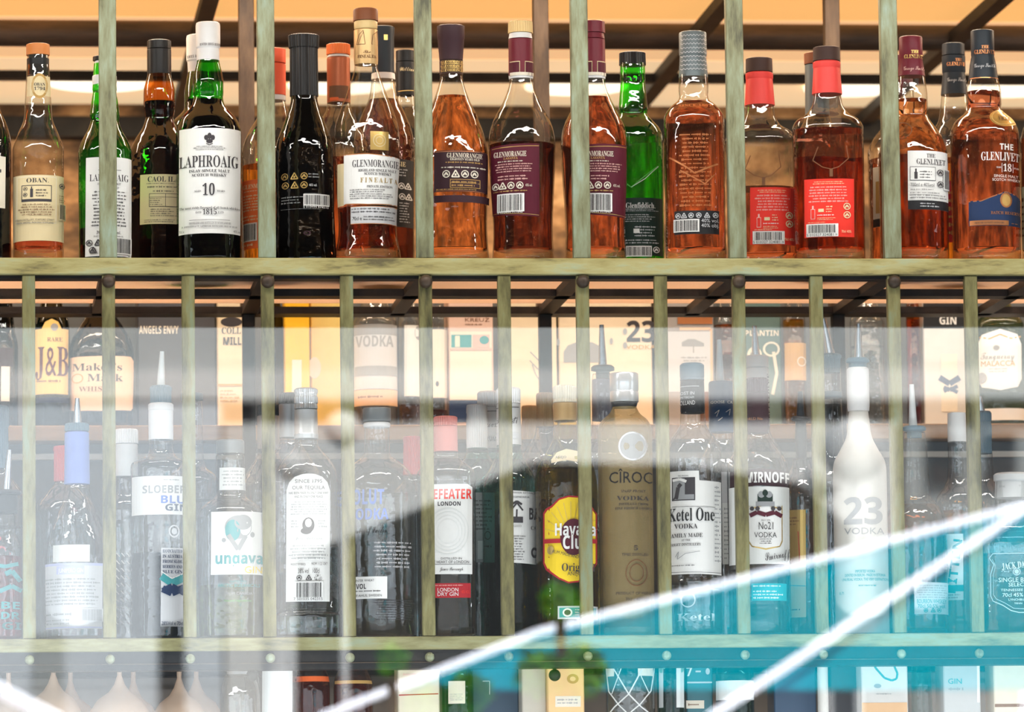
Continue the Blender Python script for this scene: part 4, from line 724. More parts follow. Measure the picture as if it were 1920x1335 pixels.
low('gin_bottle', 'clear flask bottle with splash printed label and pewter cap', 433, 0.055, 'L', [(852, 25), (858, 27), (920, 28), (934, 31), (944, 45), (956, 58), (972, 62), (1100, 62), (1194, 60)], WHITEGL, (1100, liquid('pale_green_gin', (0.86, 0.88, 0.62))), [('cap', [(826, 25), (829, 26.5), (852, 26.5)], GREY2)],
    [('neck_label', [('R', 411, 460, 880, 922, 'frost'), ('M', 414, 458, 884, 916, 5, 'grey', 'c')]), ('front_label', [('R', 396, 493, 965, 1082, 'white'), ('O', 446, 994, 25, 22, 'grey'), ('O', 436, 1000, 14, 20, 'teal'), ('O', 455, 985, 16, 14, 'grey'), ('L', [(428, 1008), (446, 1036), (460, 1010)], 8, 'grey'), ('O', 420, 1018, 4, 4, 'grey'), ('O', 472, 1008, 4, 5, 'grey'), ('T', 'ungava', 448, 1052, 20, 'teal', 'b', 86), ('T', 'GIN', 474, 1073, 13, 'yellow', 'n', 32)]),
     ('printing', [('T', 'CRAFTED WITH', 446, 1095, 4, 'teal', 'n', 32), ('T', 'ARCTIC BOTANICALS', 448, 1102, 6, 'teal', 'n', 78), ('T', 'FROM CANADA', 448, 1117, 5, 'grey', 'n', 50), ('T', 'Natural Ingredients', 446, 1130, 4, 'green', 'n', 50)])], e=2.6, seg=48)
low('tequila_bottle', 'tall clear bottle with large white arch label reading 1795', 576, 0.055, 'L', [(824, 21), (836, 22), (848, 30), (862, 43), (880, 54), (900, 59), (930, 60), (1145, 60), (1150, 57), (1156, 61), (1194, 60)], WHITEGL, (1030, WATER), [('cap', [(729, 20), (732, 22.5), (738, 22.5), (740, 21), (744, 21), (746, 22.5), (757, 22.5), (759, 21), (764, 22), (768, 22)], SILV, True), ('capsule', [(768, 20), (770, 21.5), (814, 22), (816, 23), (824, 22.5)], c_('pale_silver', (0.55, 0.57, 0.58), 0.35, 0.5))],
    [('front_label', [('S', [(537, 925, 1132), (542, 910, 1132), (552, 900, 1132), (566, 895, 1132), (578, 894, 1132), (590, 895, 1132), (603, 900, 1132), (613, 910, 1132), (618, 925, 1132)], 'white'), ('T', 'SINCE 1795', 578, 908, 7, 'ink', 'n', 50), ('T', 'OUR TEQUILA', 578, 920, 7, 'ink', 'n', 60), ('T', 'HAS BEEN MADE IN ONLY ONE WAY', 578, 930, 4.5, 'ink', 'n', 72), ('T', 'AND IN ONLY ONE PLACE', 578, 937, 4.5, 'ink', 'n', 52), ('M', 545, 613, 945, 972, 6, 'grey', 'c'), ('O', 578, 990, 11, 14, 'ink'), ('O', 578, 986, 6, 8, 'white'), ('O', 574, 1001, 10, 6, 'ink'), ('M', 547, 562, 980, 996, 3, 'grey'), ('M', 596, 612, 980, 996, 3, 'grey'), ('T', 'Jose Antonio', 578, 1014, 6, 'grey', 'c', 50), ('M', 543, 614, 1026, 1055, 5, 'grey', 'c'), ('T', 'PRODUCT OF MEXICO', 560, 1063, 4, 'ink', 'n', 26), ('T', 'NOM 1122 CRT', 598, 1062, 5, 'ink', 'n', 28), ('T', '38% vol   100cl', 579, 1075, 9, 'ink', 'n', 38), ('Y', [562, 579], 1088, 5, 'ink'), ('T', '\u267b', 595, 1088, 9, 'ink', 'n'), ('B', 558, 602, 1097, 1124), ('T', '7 501035 042315', 578, 1127, 5, 'ink', 'n', 50)])], e=3, seg=48)
for cx, yt, yy, lab in ((546, 738, 0.17, 'clear bottle with black topped silver cap just left of the arch labelled one'), (505, 760, 0.245, 'clear bottle with silver cap third in line behind the arch labelled one')):
    low('tequila_bottle', lab, cx, yy, 'L', [(yt+84, 20), (yt+95, 21), (yt+125, 40), (yt+155, 55), (1194, 56)], WHITEGL, (1020, WATER), [('cap', [(yt, 20), (yt+5, 21.5), (yt+20, 21.5)], BLK, True), ('capsule', [(yt+20, 20), (yt+22, 21), (yt+84, 21)], c_('pale_silver', (0.55, 0.57, 0.58), 0.35, 0.5))])
low('vodka_bottle', 'round shouldered clear bottle with blue lettering and wide pewter cap', 709, 0.064, 'L', [(792, 23), (797, 25), (803, 23.5), (852, 24), (862, 33), (876, 52), (895, 66), (915, 71), (950, 72), (1194, 71)], WHITEGL, (930, WATER), [('cap', [(766, 25.5), (769, 26.5), (790, 26.5), (792, 25)], GREY2), ('neck_ring', [(793, 24), (796, 25.5), (801, 25.5), (803, 23.5)], WHTC)],
    [('printing', [('T', 'ABSOLUT', 668, 938, 27, 'blue', 'b', 104), ('T', 'VODKA', 690, 970, 20, 'blue', 'b', 76), ('T', 'Country of Sweden', 690, 999, 12, 'black', 'c', 70), ('M', 698, 775, 1020, 1072, 7, 'pale', 'c'), ('M', 702, 778, 1128, 1168, 9, 'ink', 'c')]), ('back_label', [('R', 650, 726, 1086, 1127, 'white'), ('T', 'WINTER WHEAT', 682, 1093, 4.5, 'ink', 'n', 40), ('T', '40% VOL', 668, 1104, 9, 'ink', 'b', 38), ('M', 668, 722, 1110, 1116, 1, 'ink'), ('T', 'OF AHUS, SWEDEN', 690, 1121, 4.5, 'ink', 'n', 52)])], seg=48)
low('gin_bottle', 'clear bottle with red screw cap between the round shouldered bottle and the sixth post', 776, 0.165, 'L', [(892, 17), (905, 20), (925, 38), (945, 46), (1194, 46)], WHITEGL, (960, WATER), [('cap', [(820, 18), (830, 18), (832, 17.5), (892, 18.5)], PINKC, True)])
low('gin_bottle', 'square clear bottle with white label, red lettering and red screw cap', 838, 0.055, 'L', [(848, 21), (858, 23), (872, 40), (884, 52), (898, 55.5), (1194, 55)], WHITEGL, (905, WATER), [('cap', [(782, 21), (784, 22.5), (792, 22.5), (794, 21.5), (800, 22.5)], c_('salmon', (0.60, 0.20, 0.17)), True), ('capsule', [(800, 22.3), (848, 23)], c_('salmon', (0.60, 0.20, 0.17)))],
    [('front_label', [('S', [(795, 913, 1080), (876, 912, 1080), (885, 918, 1080)], 'white'), ('T', 'BEEFEATER', 838, 931, 18, 'red', 'b', 92), ('T', 'LONDON', 842, 949, 7.5, 'ink', 'b', 42), *[('O', 840, 1000, r, r*1.15, 'frost', 0.97) for r in (20, 26, 32, 38)], ('T', 'DISTILLED IN', 846, 1051, 4, 'ink', 'n', 38), ('T', 'THE HEART OF LONDON', 842, 1057.5, 5, 'ink', 'n', 72), ('L', [(815, 1062), (882, 1062)], 0.8, 'ink'), ('T', 'James Burrough', 846, 1070, 7, 'ink', 'c', 42)]),
     ('red_label', [('R', 797, 882, 1097, 1124, 'dred'), ('M', 813, 880, 1099, 1103, 1, 'pink'), ('T', 'LONDON', 840, 1109, 7, 'white', 'n', 38), ('T', 'DRY GIN', 840, 1117, 7, 'white', 'n', 38), ('T', '40% VOL', 872, 1113, 6, 'red', 'n', 15)])], e=3.2, dep=0.8, seg=48)
low('rum_bottle', 'sea green bottle with white screw cap standing behind the square red lettered one', 897, 0.15, 'L', [(840, 19), (855, 22), (880, 36), (905, 42), (1194, 42)], BLUEGL, (960, SEAL), [('cap', [(760, 19), (775, 20), (777, 19), (790, 20), (842, 20)], WHTC, True)], [('side_label', [('R', 880, 927, 928, 1058, 'grey'), ('M', 884, 924, 940, 1000, 8, 'ink'), ('O', 914, 1008, 6, 8, 'ink', 0.8), ('R', 896, 906, 1018, 1052, 'pale'), ('M', 908, 924, 1025, 1032, 1, 'ink')])])
BAC = c_('white_metal', (0.66, 0.67, 0.68), 0.35, 0.2)
def bacap(cx, y): return [('cap', [(y, 21), (y+4, 23), (y+24, 23), (y+26, 22), (y+30, 23)], BAC, True), ('capsule', [(y+30, 22.5), (y+108, 23.5)], BAC, False, [('T', 'Bacardi', cx, y+62, 14, 'ink', 'c', 40), ('L', [(cx-20, y+74), (cx+20, y+58)], 0.8, 'ink'), ('R', cx-22, cx+22, y+85, y+97, 'pale'), ('T', 'RUM', cx, y+91, 8, 'ink', 'b', 18), ('L', [(cx-22, y+40), (cx+22, y+38)], 1.2, 'ink')])]
low('rum_bottle', 'sea green bottle with signed white capsule, left of the seventh lower post', 921, 0.225, 'L', [(842, 22), (860, 24), (885, 38), (910, 46), (1194, 46)], BLUEGL, (965, SEAL), bacap(921, 735))
low('rum_bottle', 'sea green bottle with white label and signed capsule beside the yellow labelled rum', 957, 0.092, 'L', [(836, 23), (850, 24), (872, 34), (895, 47), (920, 52), (1194, 52)], BLUEGL, (1060, SEAL), bacap(950, 728),
    [('front_label', [('S', [(940, 924, 1058), (1008, 927, 1062)], 'white'), ('T', 'COMPANIA ESTABLE', 975, 929, 3, 'ink', 'n', 56), ('T', 'La LEGENDARIA', 972, 937, 3.5, 'ink', 'n', 40), ('L', [(968, 984), (969, 960)], 3, 'ink'), ('L', [(958, 962), (969, 948), (980, 962)], 3, 'ink'), ('L', [(961, 950), (969, 945), (978, 951)], 4, 'ink'), ('R', 960, 980, 974, 985, 'ink'), ('T', 'COCO', 970, 991, 4, 'ink', 'n', 14), ('T', 'BACARDI', 1022, 968, 21, 'ink', 'b', 62), ('T', 'CARTA', 1006, 994, 7, 'ink', 's', 24), ('M', 960, 985, 1008, 1056, 10, 'ink'), ('O', 1000, 1040, 6, 10, 'ink', 0.5)])])
for cx, yt, yy, lab in ((997, 762, 0.305, 'gold capped bottle leftmost of the gold capped three'), (1025, 738, 0.17, 'gold capped bottle between the two others with gold caps')):
    low('rum_bottle', lab, cx, yy, 'L', [(yt+64, 17), (yt+80, 20), (yt+110, 38), (yt+135, 46), (1194, 46)], WHITEGL, (940, RUM), [('cap', [(yt, 15), (yt+4, 16), (yt+22, 16), (yt+24, 15), (yt+34, 16), (yt+64, 16.5)], GOLDC, True)])
low('rum_bottle', 'golden rum bottle with large yellow badge label and gold cap', 1063, 0.055, 'L', [(792, 22), (815, 23), (830, 26), (848, 36), (868, 49), (890, 56), (915, 58.5), (1194, 58)], BROWNGL if False else glass('golden_glass', (0.80, 0.78, 0.40), (0.25, 0.20, 0.03)), (880, RUM), [('cap', [(724, 21), (728, 22.5), (748, 22.5), (750, 21.5), (756, 22.5)], c_('pale_gold', (0.66, 0.60, 0.45), 0.4, 0.3), True), ('capsule', [(756, 22), (790, 22.5)], GOLDC)],
    [('neck_label', [('S', [(1034, 866, 873), (1045, 852, 871), (1062, 846, 868), (1085, 850, 872), (1094, 866, 876)], 'cream'), ('T', 'AÑEJO', 1052, 862, 5, 'ink', 'n', 20)]),
     ('front_label', [('S', [(1019, 966, 1060), (1024, 958, 1072), (1034, 953, 1080), (1048, 940, 1090), (1066, 935, 1098), (1084, 936, 1096), (1098, 950, 1086), (1110, 955, 1076), (1119, 966, 1060)], 'dred'), ('S', [(1022, 968, 1058), (1027, 961, 1069), (1036, 956, 1077), (1049, 943, 1087), (1066, 938, 1095), (1084, 939, 1093), (1097, 953, 1083), (1108, 958, 1073), (1116, 968, 1058)], 'yellow'), *[('L', [(1070, 1012), (1070+50*math.cos(a), 1012+66*math.sin(a))], 0.9, 'gold') for a in [math.radians(180+15*k) for k in range(1, 12)]],
        ('R', 1022, 1052, 1015, 1023, 'dred'), ('R', 1094, 1117, 1015, 1023, 'dred'), ('O', 1075, 1012, 24, 34, 'burg'), ('T', 'Havana', 1078, 998, 22, 'white', 'b', 72), ('T', 'Club', 1080, 1022, 24, 'white', 'b', 48), ('O', 1034, 1036, 6, 8, 'gold'), ('T', 'RUM MADE AND AGED', 1070, 1046, 6, 'ink', 'n', 66, -14), ('T', 'Original', 1083, 1068, 15, 'ink', 'S', 58), ('T', 'AÑEJO', 1076, 1080, 7, 'ink', 'n', 24)]),
     ('seal_label', [('R', 1046, 1120, 1140, 1164, 'pale'), ('R', 1049, 1117, 1143, 1161, 'teal'), ('O', 1064, 1152, 9, 8, 'white'), ('O', 1064, 1152, 6, 5, 'ink'), ('M', 1078, 1112, 1145, 1159, 3, 'white')])], seg=48)
low('spirit_bottle', 'clear bottle with tall pourer rising behind the silver capped vodka bottle', 1135, 0.175, 'L', [(702, 19), (715, 21), (800, 22), (830, 28), (860, 44), (1194, 46)], WHITEGL, (1000, GREYL), [('pour_collar', [(686, 19), (690, 22), (696, 22), (698, 13), (712, 13)], c_('sage', (0.22, 0.27, 0.26))), ('capsule', [(712, 20), (714, 21), (790, 21.5)], c_('lilac_grey', (0.42, 0.42, 0.50)))], spout=(1134, 610, 1135, 686, STEELS))
low('vodka_bottle', 'tall frosted smoky bottle with round medallion and silver cap', 1175, 0.055, 'L', [(760, 21), (768, 24), (778, 30), (788, 42), (800, 49), (815, 51.5), (1194, 51)], frosted('smoky_satin_glass', (0.85, 0.80, 0.70), (0.44, 0.33, 0.14), 0.42), (1125, WATER), [('cap', [(700, 26), (703, 27), (733, 27), (735, 26), (737, 27), (755, 27)], SILV), ('neck_ring', [(755, 25), (760, 24), (766, 22)], BLK)],
    [('medallion', [('O', 1187, 842, 27, 27, 'silver', 0.88), ('O', 1187, 842, 23.5, 23.5, 'grey')]), ('printing', [('T', 'CÎROC', 1183, 900, 21, 'black', 'n', 80), ('T', 'SNAP FROST', 1188, 926, 5, 'ink', 'n', 46), ('T', 'VODKA', 1187, 939, 8, 'ink', 's', 60), ('T', 'DISTILLED FROM', 1188, 950, 4.5, 'ink', 's', 54), ('T', 'FINE FRENCH GRAPES', 1188, 958, 4.5, 'ink', 's', 68), ('T', '5', 1192, 1032, 9, 'ink', 'S', 7), ('T', 'TIMES DISTILLED', 1190, 1044, 5, 'ink', 'n', 48), ('O', 1193, 1078, 20, 25, 'brown', 0.93), ('O', 1193, 1078, 13, 17, 'brown', 0.9), ('T', 'PRODUCT OF FRANCE', 1192, 1116, 5, 'ink', 'n', 72), ('T', '70cl e 40%vol', 1193, 1127, 6, 'ink', 'n', 40)])], seg=48)
low('vodka_bottle', 'clear bottle with white family label, black capsule and embossed shoulders', 1303, 0.055, 'L', [(774, 23), (785, 24), (796, 24), (806, 29), (825, 43), (845, 51), (865, 53), (880, 52.5), (1085, 52), (1095, 54), (1194, 53)], WHITEGL, (1095, WATER), [('cap', [(682, 20), (686, 23), (708, 23), (710, 22), (714, 23)], c_('steel_blue', (0.10, 0.15, 0.19))), ('capsule', [(714, 22.5), (772, 23.3), (776, 22.8)], BLK, False, [('L', [(1264, 727), (1312, 727)], 1, 'pale'), ('T', 'LOST IN', 1288, 740, 6, 'pale', 'n', 30), ('T', 'AMSTERDAM', 1288, 748, 4, 'pale', 'n', 28), ('T', 'HOLLAND', 1288, 758, 8, 'white', 'n', 32)])],
    [('front_label', [('S', [(1256, 888, 1080), (1311, 888, 1080), (1312, 906, 1080), (1352, 908, 1082)], 'white'), ('T', 'THE ORIGINAL', 1282, 897, 2.6, 'ink', 'n', 20), ('R', 1261, 1304, 900, 943, 'ink'), ('R', 1263, 1302, 902, 941, 'grey'), ('R', 1285, 1302, 902, 932, 'ink'), ('L', [(1269, 940), (1273, 918), (1278, 912)], 7, 'ink'), ('L', [(1269, 935), (1264, 941)], 3, 'ink'), ('L', [(1263, 905), (1276, 903), (1288, 908)], 5, 'white'), ('T', 'Ketel One', 1297, 969, 24, 'black', 's', 84), ('L', [(1262, 954), (1340, 956)], 0.8, 'ink'), ('T', 'VODKA', 1287, 991, 9, 'ink', 's', 42), ('T', 'FAMILY MADE', 1286, 1008, 7.5, 'ink', 's', 62), ('T', 'AT THE', 1287, 1017, 3.6, 'ink', 's', 16), ('T', 'NOLET DISTILLERY', 1286, 1025, 5, 'ink', 's', 56), ('L', [(1268, 1048), (1274, 1038), (1272, 1052), (1286, 1042), (1312, 1038)], 1, 'grey'), ('M', 1262, 1312, 1062, 1066, 1, 'ink'), ('L', [(1260, 1076), (1350, 1078)], 0.8, 'ink'), ('M', 1338, 1351, 915, 1060, 18, 'grey')]), ('embossing', [('O', 1290, 1128, 14, 14, 'pale', 0.86), ('T', 'Ketel', 1305, 1160, 14, 'pale', 's', 70), ('L', [(1262, 1112), (1285, 1112), (1310, 1106), (1350, 1110)], 1.2, 'pale')])], seg=48)
low('vodka_bottle', 'bottle with deep blue capsule and pourer left of the tenth lower post', 1357, 0.165, 'L', [(812, 21), (830, 23), (860, 38), (885, 46), (1194, 45)], WHITEGL, (930, WATER), [('capsule', [(716, 22), (721, 23.5), (812, 24)], DBLUE, False, [('T', 'GOOSE  CRU', 1357, 757, 5, 'white', 'n', 46), ('L', [(1342, 778), (1350, 772), (1345, 784)], 1, 'white'), ('L', [(1362, 776), (1370, 770), (1368, 782)], 1, 'white'), ('L', [(1348, 792), (1356, 786)], 1, 'white')])], [('front_label', [('R', 1352, 1384, 890, 1060, 'pale'), ('R', 1355, 1384, 948, 1062, 'frost'), ('M', 1358, 1382, 955, 1055, 12, 'grey')])], spout=(1355, 638, 1356, 716, mat('clear_spout', (0.62, 0.65, 0.66), 0.25)))
low('vodka_bottle', 'clear bottle with white crest label reading No21 and plum capsule', 1424, 0.055, 'L', [(812, 21), (822, 24), (840, 38), (858, 50), (876, 57), (895, 58.5), (1194, 58)], WHITEGL, (1070, WATER), [('cap', [(710, 20), (714, 22), (722, 22), (724, 21), (738, 22)], PLUM, True), ('capsule', [(738, 21.5), (806, 22.5), (814, 22)], c_('dark_plum', (0.06, 0.03, 0.035)), False, [('T', 'WORLD No', 1411, 788, 5, 'copper', 'n', 40)])],
    [('band_label', [('S', [(1370, 888, 918), (1424, 884, 916), (1478, 888, 918)], 'plum'), ('T', 'SMIRNOFF', 1434, 901, 19, 'white', 'b', 92)]),
     ('front_label', [('R', 1368, 1480, 918, 1062, 'frost'), ('S', [(1403, 952, 1020), (1410, 958, 1030), (1436, 950, 1036), (1462, 958, 1030), (1467, 952, 1020)], 'gold'), ('S', [(1405, 954, 1018), (1411, 960, 1028), (1436, 953, 1033), (1461, 960, 1028), (1465, 954, 1018)], 'white'), ('R', 1421, 1449, 932, 946, 'dgreen'), ('O', 1428, 933, 6, 6, 'grey'), ('O', 1442, 933, 6, 6, 'grey'), ('O', 1435, 930, 5, 6, 'dgreen'), ('R', 1418, 1452, 946, 955, 'grey'), ('L', [(1407, 972), (1420, 966), (1436, 971), (1452, 966), (1465, 973)], 8, 'burg'), *[('O', x, 959, 4, 4, 'ink') for x in (1411, 1421, 1449, 1460)], ('T', 'RECIPE', 1436, 981, 3, 'ink', 'n', 16), ('T', 'No21', 1436, 991, 14, 'ink', 'n', 26), ('T', 'VODKA', 1435, 1008, 10, 'ink', 'n', 40), ('M', 1424, 1448, 1014, 1026, 3, 'ink', 'c'), ('T', 'Smirnoff', 1456, 1044, 16, 'ink', 'c', 46, 12)]),
     ('lower_label', [('R', 1409, 1474, 1098, 1130, 'teal'), ('M', 1412, 1470, 1100, 1106, 1, 'white'), ('M', 1412, 1470, 1110, 1128, 3, 'white')])], seg=48)
low('vodka_bottle', 'bottle with tall white capsule and vertical lettering behind the crest labelled one', 1424, 0.25, 'L', [(800, 23), (815, 25), (845, 42), (870, 49), (1194, 48)], WHITEGL, (930, WATER), [('cap', [(668, 22), (672, 23.5), (690, 23.5)], WHTC), ('capsule', [(690, 22), (693, 23.5), (800, 24)], c_('pale_frost', (0.62, 0.63, 0.63)), False, [('T', 'BELVEDERE', 1443, 745, 7, 'ink', 's', 84, 90)])], spout=(1422, 612, 1424, 668, STEELS))
low('gin_bottle', 'bottle with orange side label and black pourer right of the crest labelled one', 1506, 0.13, 'L', [(862, 17), (880, 20), (905, 34), (930, 42), (1194, 42)], WHITEGL, (960, AMBER), [collar(1506, 782, 862, 17)], [('side_label', [('R', 1470, 1511, 960, 1062, 'orange'), ('R', 1470, 1511, 1062, 1160, 'cream'), ('R', 1470, 1511, 960, 1062, 'gold'), ('M', 1476, 1502, 972, 990, 3, 'brown'), ('L', [(1497, 1000), (1500, 1058)], 1.4, 'dred'), ('L', [(1476, 1100), (1510, 1102)], 1.2, 'teal'), ('M', 1480, 1508, 1142, 1150, 1, 'ink')])], spout=(1506, 735, 1506, 782, RUBB))
low('spirit_bottle', 'bottle with leaning steel pourer next to the frosted white one', 1564, 0.18, 'L', [(692, 19), (720, 19), (770, 20), (830, 22), (860, 26), (885, 40), (905, 46), (1194, 45)], WHITEGL, (760, liquid('bitter_dark', (0.30, 0.30, 0.26))), [('pour_collar', [(664, 19), (668, 21), (672, 21), (674, 19), (700, 18)], TEALC, True), ('neck_ring', [(735, 20.5), (745, 21), (747, 20)], TEALC)], spout=(1553, 598, 1566, 664, STEELS))
low('vodka_bottle', 'slim frosted white bottle printed with a large grey 23', 1615, 0.055, 'L', [(772, 18), (790, 20), (820, 24), (845, 36), (865, 47), (885, 50.5), (1194, 50.5)], mat('frosted_white', (0.62, 0.60, 0.55), 0.5), None, [('pour_collar', [(672, 20), (676, 22), (680, 22), (682, 17), (690, 17)], TEALC), ('capsule', [(690, 19), (694, 21), (764, 21), (772, 20)], WHTC)],
    [('printing', [('T', '23', 1619, 963, 48, 'grey', 'b', 72), ('T', 'VODKA', 1621, 1000, 12, 'grey', 'n', 74), ('T', 'IMPORTED VODKA', 1622, 1075, 5, 'teal', 'n', 36), ('T', 'DENTED IN BERLIN - MADE IN ESTONIA', 1622, 1082, 5, 'teal', 'n', 74), ('T', 'UNUSUAL VODKA, THE VERY DEFINITION', 1622, 1090, 5, 'teal', 'n', 84), ('M', 1610, 1645, 1100, 1104, 1, 'teal'), ('T', '0,7l', 1579, 1115, 5, 'teal', 'n', 8)])], e=2.4, spout=(1618, 608, 1617, 672, STEELS), seg=48)
low('bourbon_bottle', 'clear bourbon bottle with long tapered neck and pourer beside the twelfth post', 1719, 0.075, 'L', [(812, 20), (830, 22), (870, 25), (920, 29), (938, 33), (952, 46), (968, 55), (985, 58), (1194, 57)], CLEAR, (948, GOLDL), [('pour_collar', [(800, 20), (803, 22), (808, 22), (811, 14), (822, 14)], TEALC)],
    [('front_label', [('R', 1714, 1779, 1096, 1155, 'pale'), ('M', 1717, 1777, 1100, 1126, 6, 'grey', 'c'), ('T', 'BOURBON WHISKEY', 1746, 1131, 8, 'teal', 'n', 54), ('T', '70cl 50,5% vol.', 1746, 1140, 7, 'teal', 'n', 52), ('Y', [1735, 1748, 1759], 1148, 4, 'teal')])], spout=(1716, 722, 1717, 800, mat('clear_spout', (0.62, 0.65, 0.66), 0.25)), seg=48)
low('whiskey_bottle', 'clear bottle with upright white label behind the tapered bourbon bottle', 1800, 0.115, 'L', [(830, 18), (895, 20), (915, 28), (930, 40), (950, 45), (1194, 45)], WHITEGL, (960, GOLDL), [('capsule', [(775, 18), (830, 18.5)], c_('pale_frost', (0.62, 0.63, 0.63)))], [('side_label', [('R', 1776, 1806, 1005, 1128, 'white'), ('T', 'RITTEN', 1790, 1065, 16, 'teal', 'b', 100, 82), ('R', 1776, 1806, 1100, 1112, 'teal'), ('M', 1778, 1802, 1116, 1126, 2, 'grey')])])
low('spirit_bottle', 'bottle with ribbed dark grey pourer collar left of the square bottle', 1848, 0.19, 'L', [(850, 17), (900, 20), (930, 36), (955, 42), (1194, 42)], WHITEGL, (960, WATER), [('pour_collar', [(772, 15), (776, 17), (790, 17), (792, 15), (800, 17), (840, 16), (852, 17)], TEALC, True)], spout=(1843, 745, 1846, 772, STEELS))
low('whiskey_bottle', 'square shouldered bottle with white outlined oval label at the lower right', 1900, 0.06, 'L', [(905, 29), (920, 30), (945, 32), (985, 34), (1000, 44), (1012, 60), (1030, 62), (1194, 62)], WHITEGL, (1040, AMBER), [('stopper', [(888, 31), (892, 34), (902, 34), (904, 31), (935, 32)], c_('pale_frost', (0.62, 0.63, 0.63)), False, [('T', 'SINGLE SELECT', 1895, 915, 4, 'grey', 'n', 40)])],
    [('front_label', [('L', [(1856, 1050), (1862, 1042), (1940, 1042)], 1.6, 'pale'), ('L', [(1856, 1050), (1864, 1062), (1858, 1080), (1858, 1120), (1862, 1130), (1880, 1138), (1895, 1148), (1910, 1152), (1940, 1152)], 1.6, 'pale'), ('L', [(1861, 1052), (1867, 1064), (1863, 1082), (1863, 1118), (1868, 1126), (1884, 1134), (1900, 1144), (1930, 1146)], 0.9, 'pale'), ('T', 'JACK DANIEL', 1912, 1063, 12, 'white', 's', 66, 6), ('O', 1906, 1076, 7, 7, 'pale', 0.8), ('O', 1906, 1076, 4, 4, 'pale'), ('M', 1878, 1898, 1073, 1078, 1, 'pale'), ('T', 'SINGLE BARREL', 1912, 1091, 8, 'white', 'n', 78), ('T', 'SELECT', 1908, 1100, 7, 'white', 'n', 34), ('T', 'TENNESSEE WHISKEY', 1915, 1110, 4.5, 'white', 'n', 76), ('T', '70cl 45% VOL', 1910, 1119, 7, 'white', 'n', 60), ('T', 'LYNCHBURG', 1909, 1128, 4, 'white', 'n', 36), ('T', 'TENN', 1908, 1135, 3, 'white', 'n', 14)])], e=4, dep=0.9, seg=48)

# ------------------------------------------------------------------ rear bottles and boxes on the ledge of the back bar
BG = 'bottles and boxes on the back bar ledge'
def rear(*a, **k): return bottle(*a, group=BG, seg=28, **k)
def rbox(*a, **k): return carton(*a, group=BG, **k)
DKG = glass('bottle_green', (0.03, 0.12, 0.05), (0.004, 0.02, 0.008))
PAPER = mat('cream_board', (0.72, 0.60, 0.42), 0.6); PINKB = mat('pink_board', (0.70, 0.50, 0.42), 0.6); YEL = mat('yellow_board', (0.90, 0.50, 0.01), 0.5); PBK = mat('black_board', (0.02, 0.022, 0.03), 0.5); GBOX = mat('grey_green_board', (0.10, 0.17, 0.16), 0.6); GRB = mat('grey_board', (0.32, 0.30, 0.29), 0.6); DGB = mat('dark_slate_board', (0.07, 0.075, 0.09), 0.5)
rear('wine_bottle', 'purple labelled dark bottle at the left end of the back ledge', 8, 0.57, 'B', [(520, 14), (560, 15), (620, 20), (650, 26), (795, 26)], BLACKGL, None, [('cap', [(508, 14), (520, 14)], BLK)], [('front_label', [('R', -16, 24, 655, 690, 'plum'), ('R', 2, 18, 690, 755, 'frost')])])
rear('whisky_bottle', 'green bottle with tall yellow label and red initials on the back ledge', 97, 0.57, 'B', [(515, 13), (545, 14), (575, 22), (605, 32), (640, 34), (795, 34)], DKG, None, [('cap', [(506, 13), (515, 13)], BLK)], [('front_label', [('R', 65, 127, 620, 742, 'straw'), ('S', [(78, 619, 621), (84, 607, 621), (96, 601, 621), (108, 607, 621), (114, 619, 621)], 'straw'), ('O', 101, 617, 7, 7, 'grey'), ('T', 'RARE', 102, 640, 8, 'brown', 's', 28), ('T', 'J&B', 97, 680, 56, 'burg', 's', 60), ('M', 70, 124, 714, 722, 1, 'brown'), ('R', 65, 129, 748, 758, 'navy')])])
rear('bourbon_bottle', 'squat dark bottle with flared cream label on the back ledge', 190, 0.585, 'B', [(516, 20), (560, 21), (590, 27), (615, 42), (640, 56), (668, 61), (795, 58)], glass('smoke_glass', (0.10, 0.10, 0.11), (0.02, 0.02, 0.02)), None, [('cap', [(506, 18), (516, 19)], PINKC)], [('front_label', [('S', [(125, 676, 770), (140, 675, 775), (190, 674, 776), (245, 674, 774), (254, 680, 768)], 'peachy'), ('T', 'Maker\u2019s', 182, 694, 14, 'ink', 's', 92), ('T', 'Mark', 197, 714, 14, 'ink', 's', 66), ('O', 146, 715, 11, 9, 'tan', 0.8), ('T', 'WHISKY', 182, 735, 9, 'brown', 's', 66)])], e=3)
rbox('bottle_carton', 'dark slate carton with pale lettering at its top, behind the navy gin', 258, 404, 512, 0.60, 'B', DGB, 0.08, [('T', 'ANGELS ENVY', 298, 619, 14, 'ivory', 'b', 74)])
rbox('bottle_carton', 'tall narrow cream carton left of the dark rear post', 408, 456, 512, 0.57, 'B', PAPER, 0.06, [('O', 434, 604, 20, 9, 'ink'), ('T', 'COLL', 434, 620, 12, 'ink', 's', 36), ('T', 'MILL', 436, 640, 14, 'ink', 'b', 34), ('M', 414, 452, 730, 755, 4, 'tan'), ('R', 409, 455, 720, 724, 'tan')])
rbox('bottle_carton', 'bright yellow carton behind the arch labelled tequila', 534, 580, 510, 0.56, 'B', YEL, 0.06, [('R', 548, 566, 675, 745, 'ivory')])
rbox('bottle_carton', 'pale yellow carton right of the bright yellow one', 582, 640, 514, 0.585, 'B', mat('straw_board', (0.82, 0.62, 0.20), 0.5), 0.06, [('O', 590, 690, 12, 20, 'ivory')])
rear('whisky_bottle', 'dark bottle between the rear post and the bright yellow carton', 512, 0.60, 'B', [(520, 12), (560, 13), (600, 19), (795, 20)], BLACKGL, None, [('cap', [(510, 12), (520, 12)], BLK)])
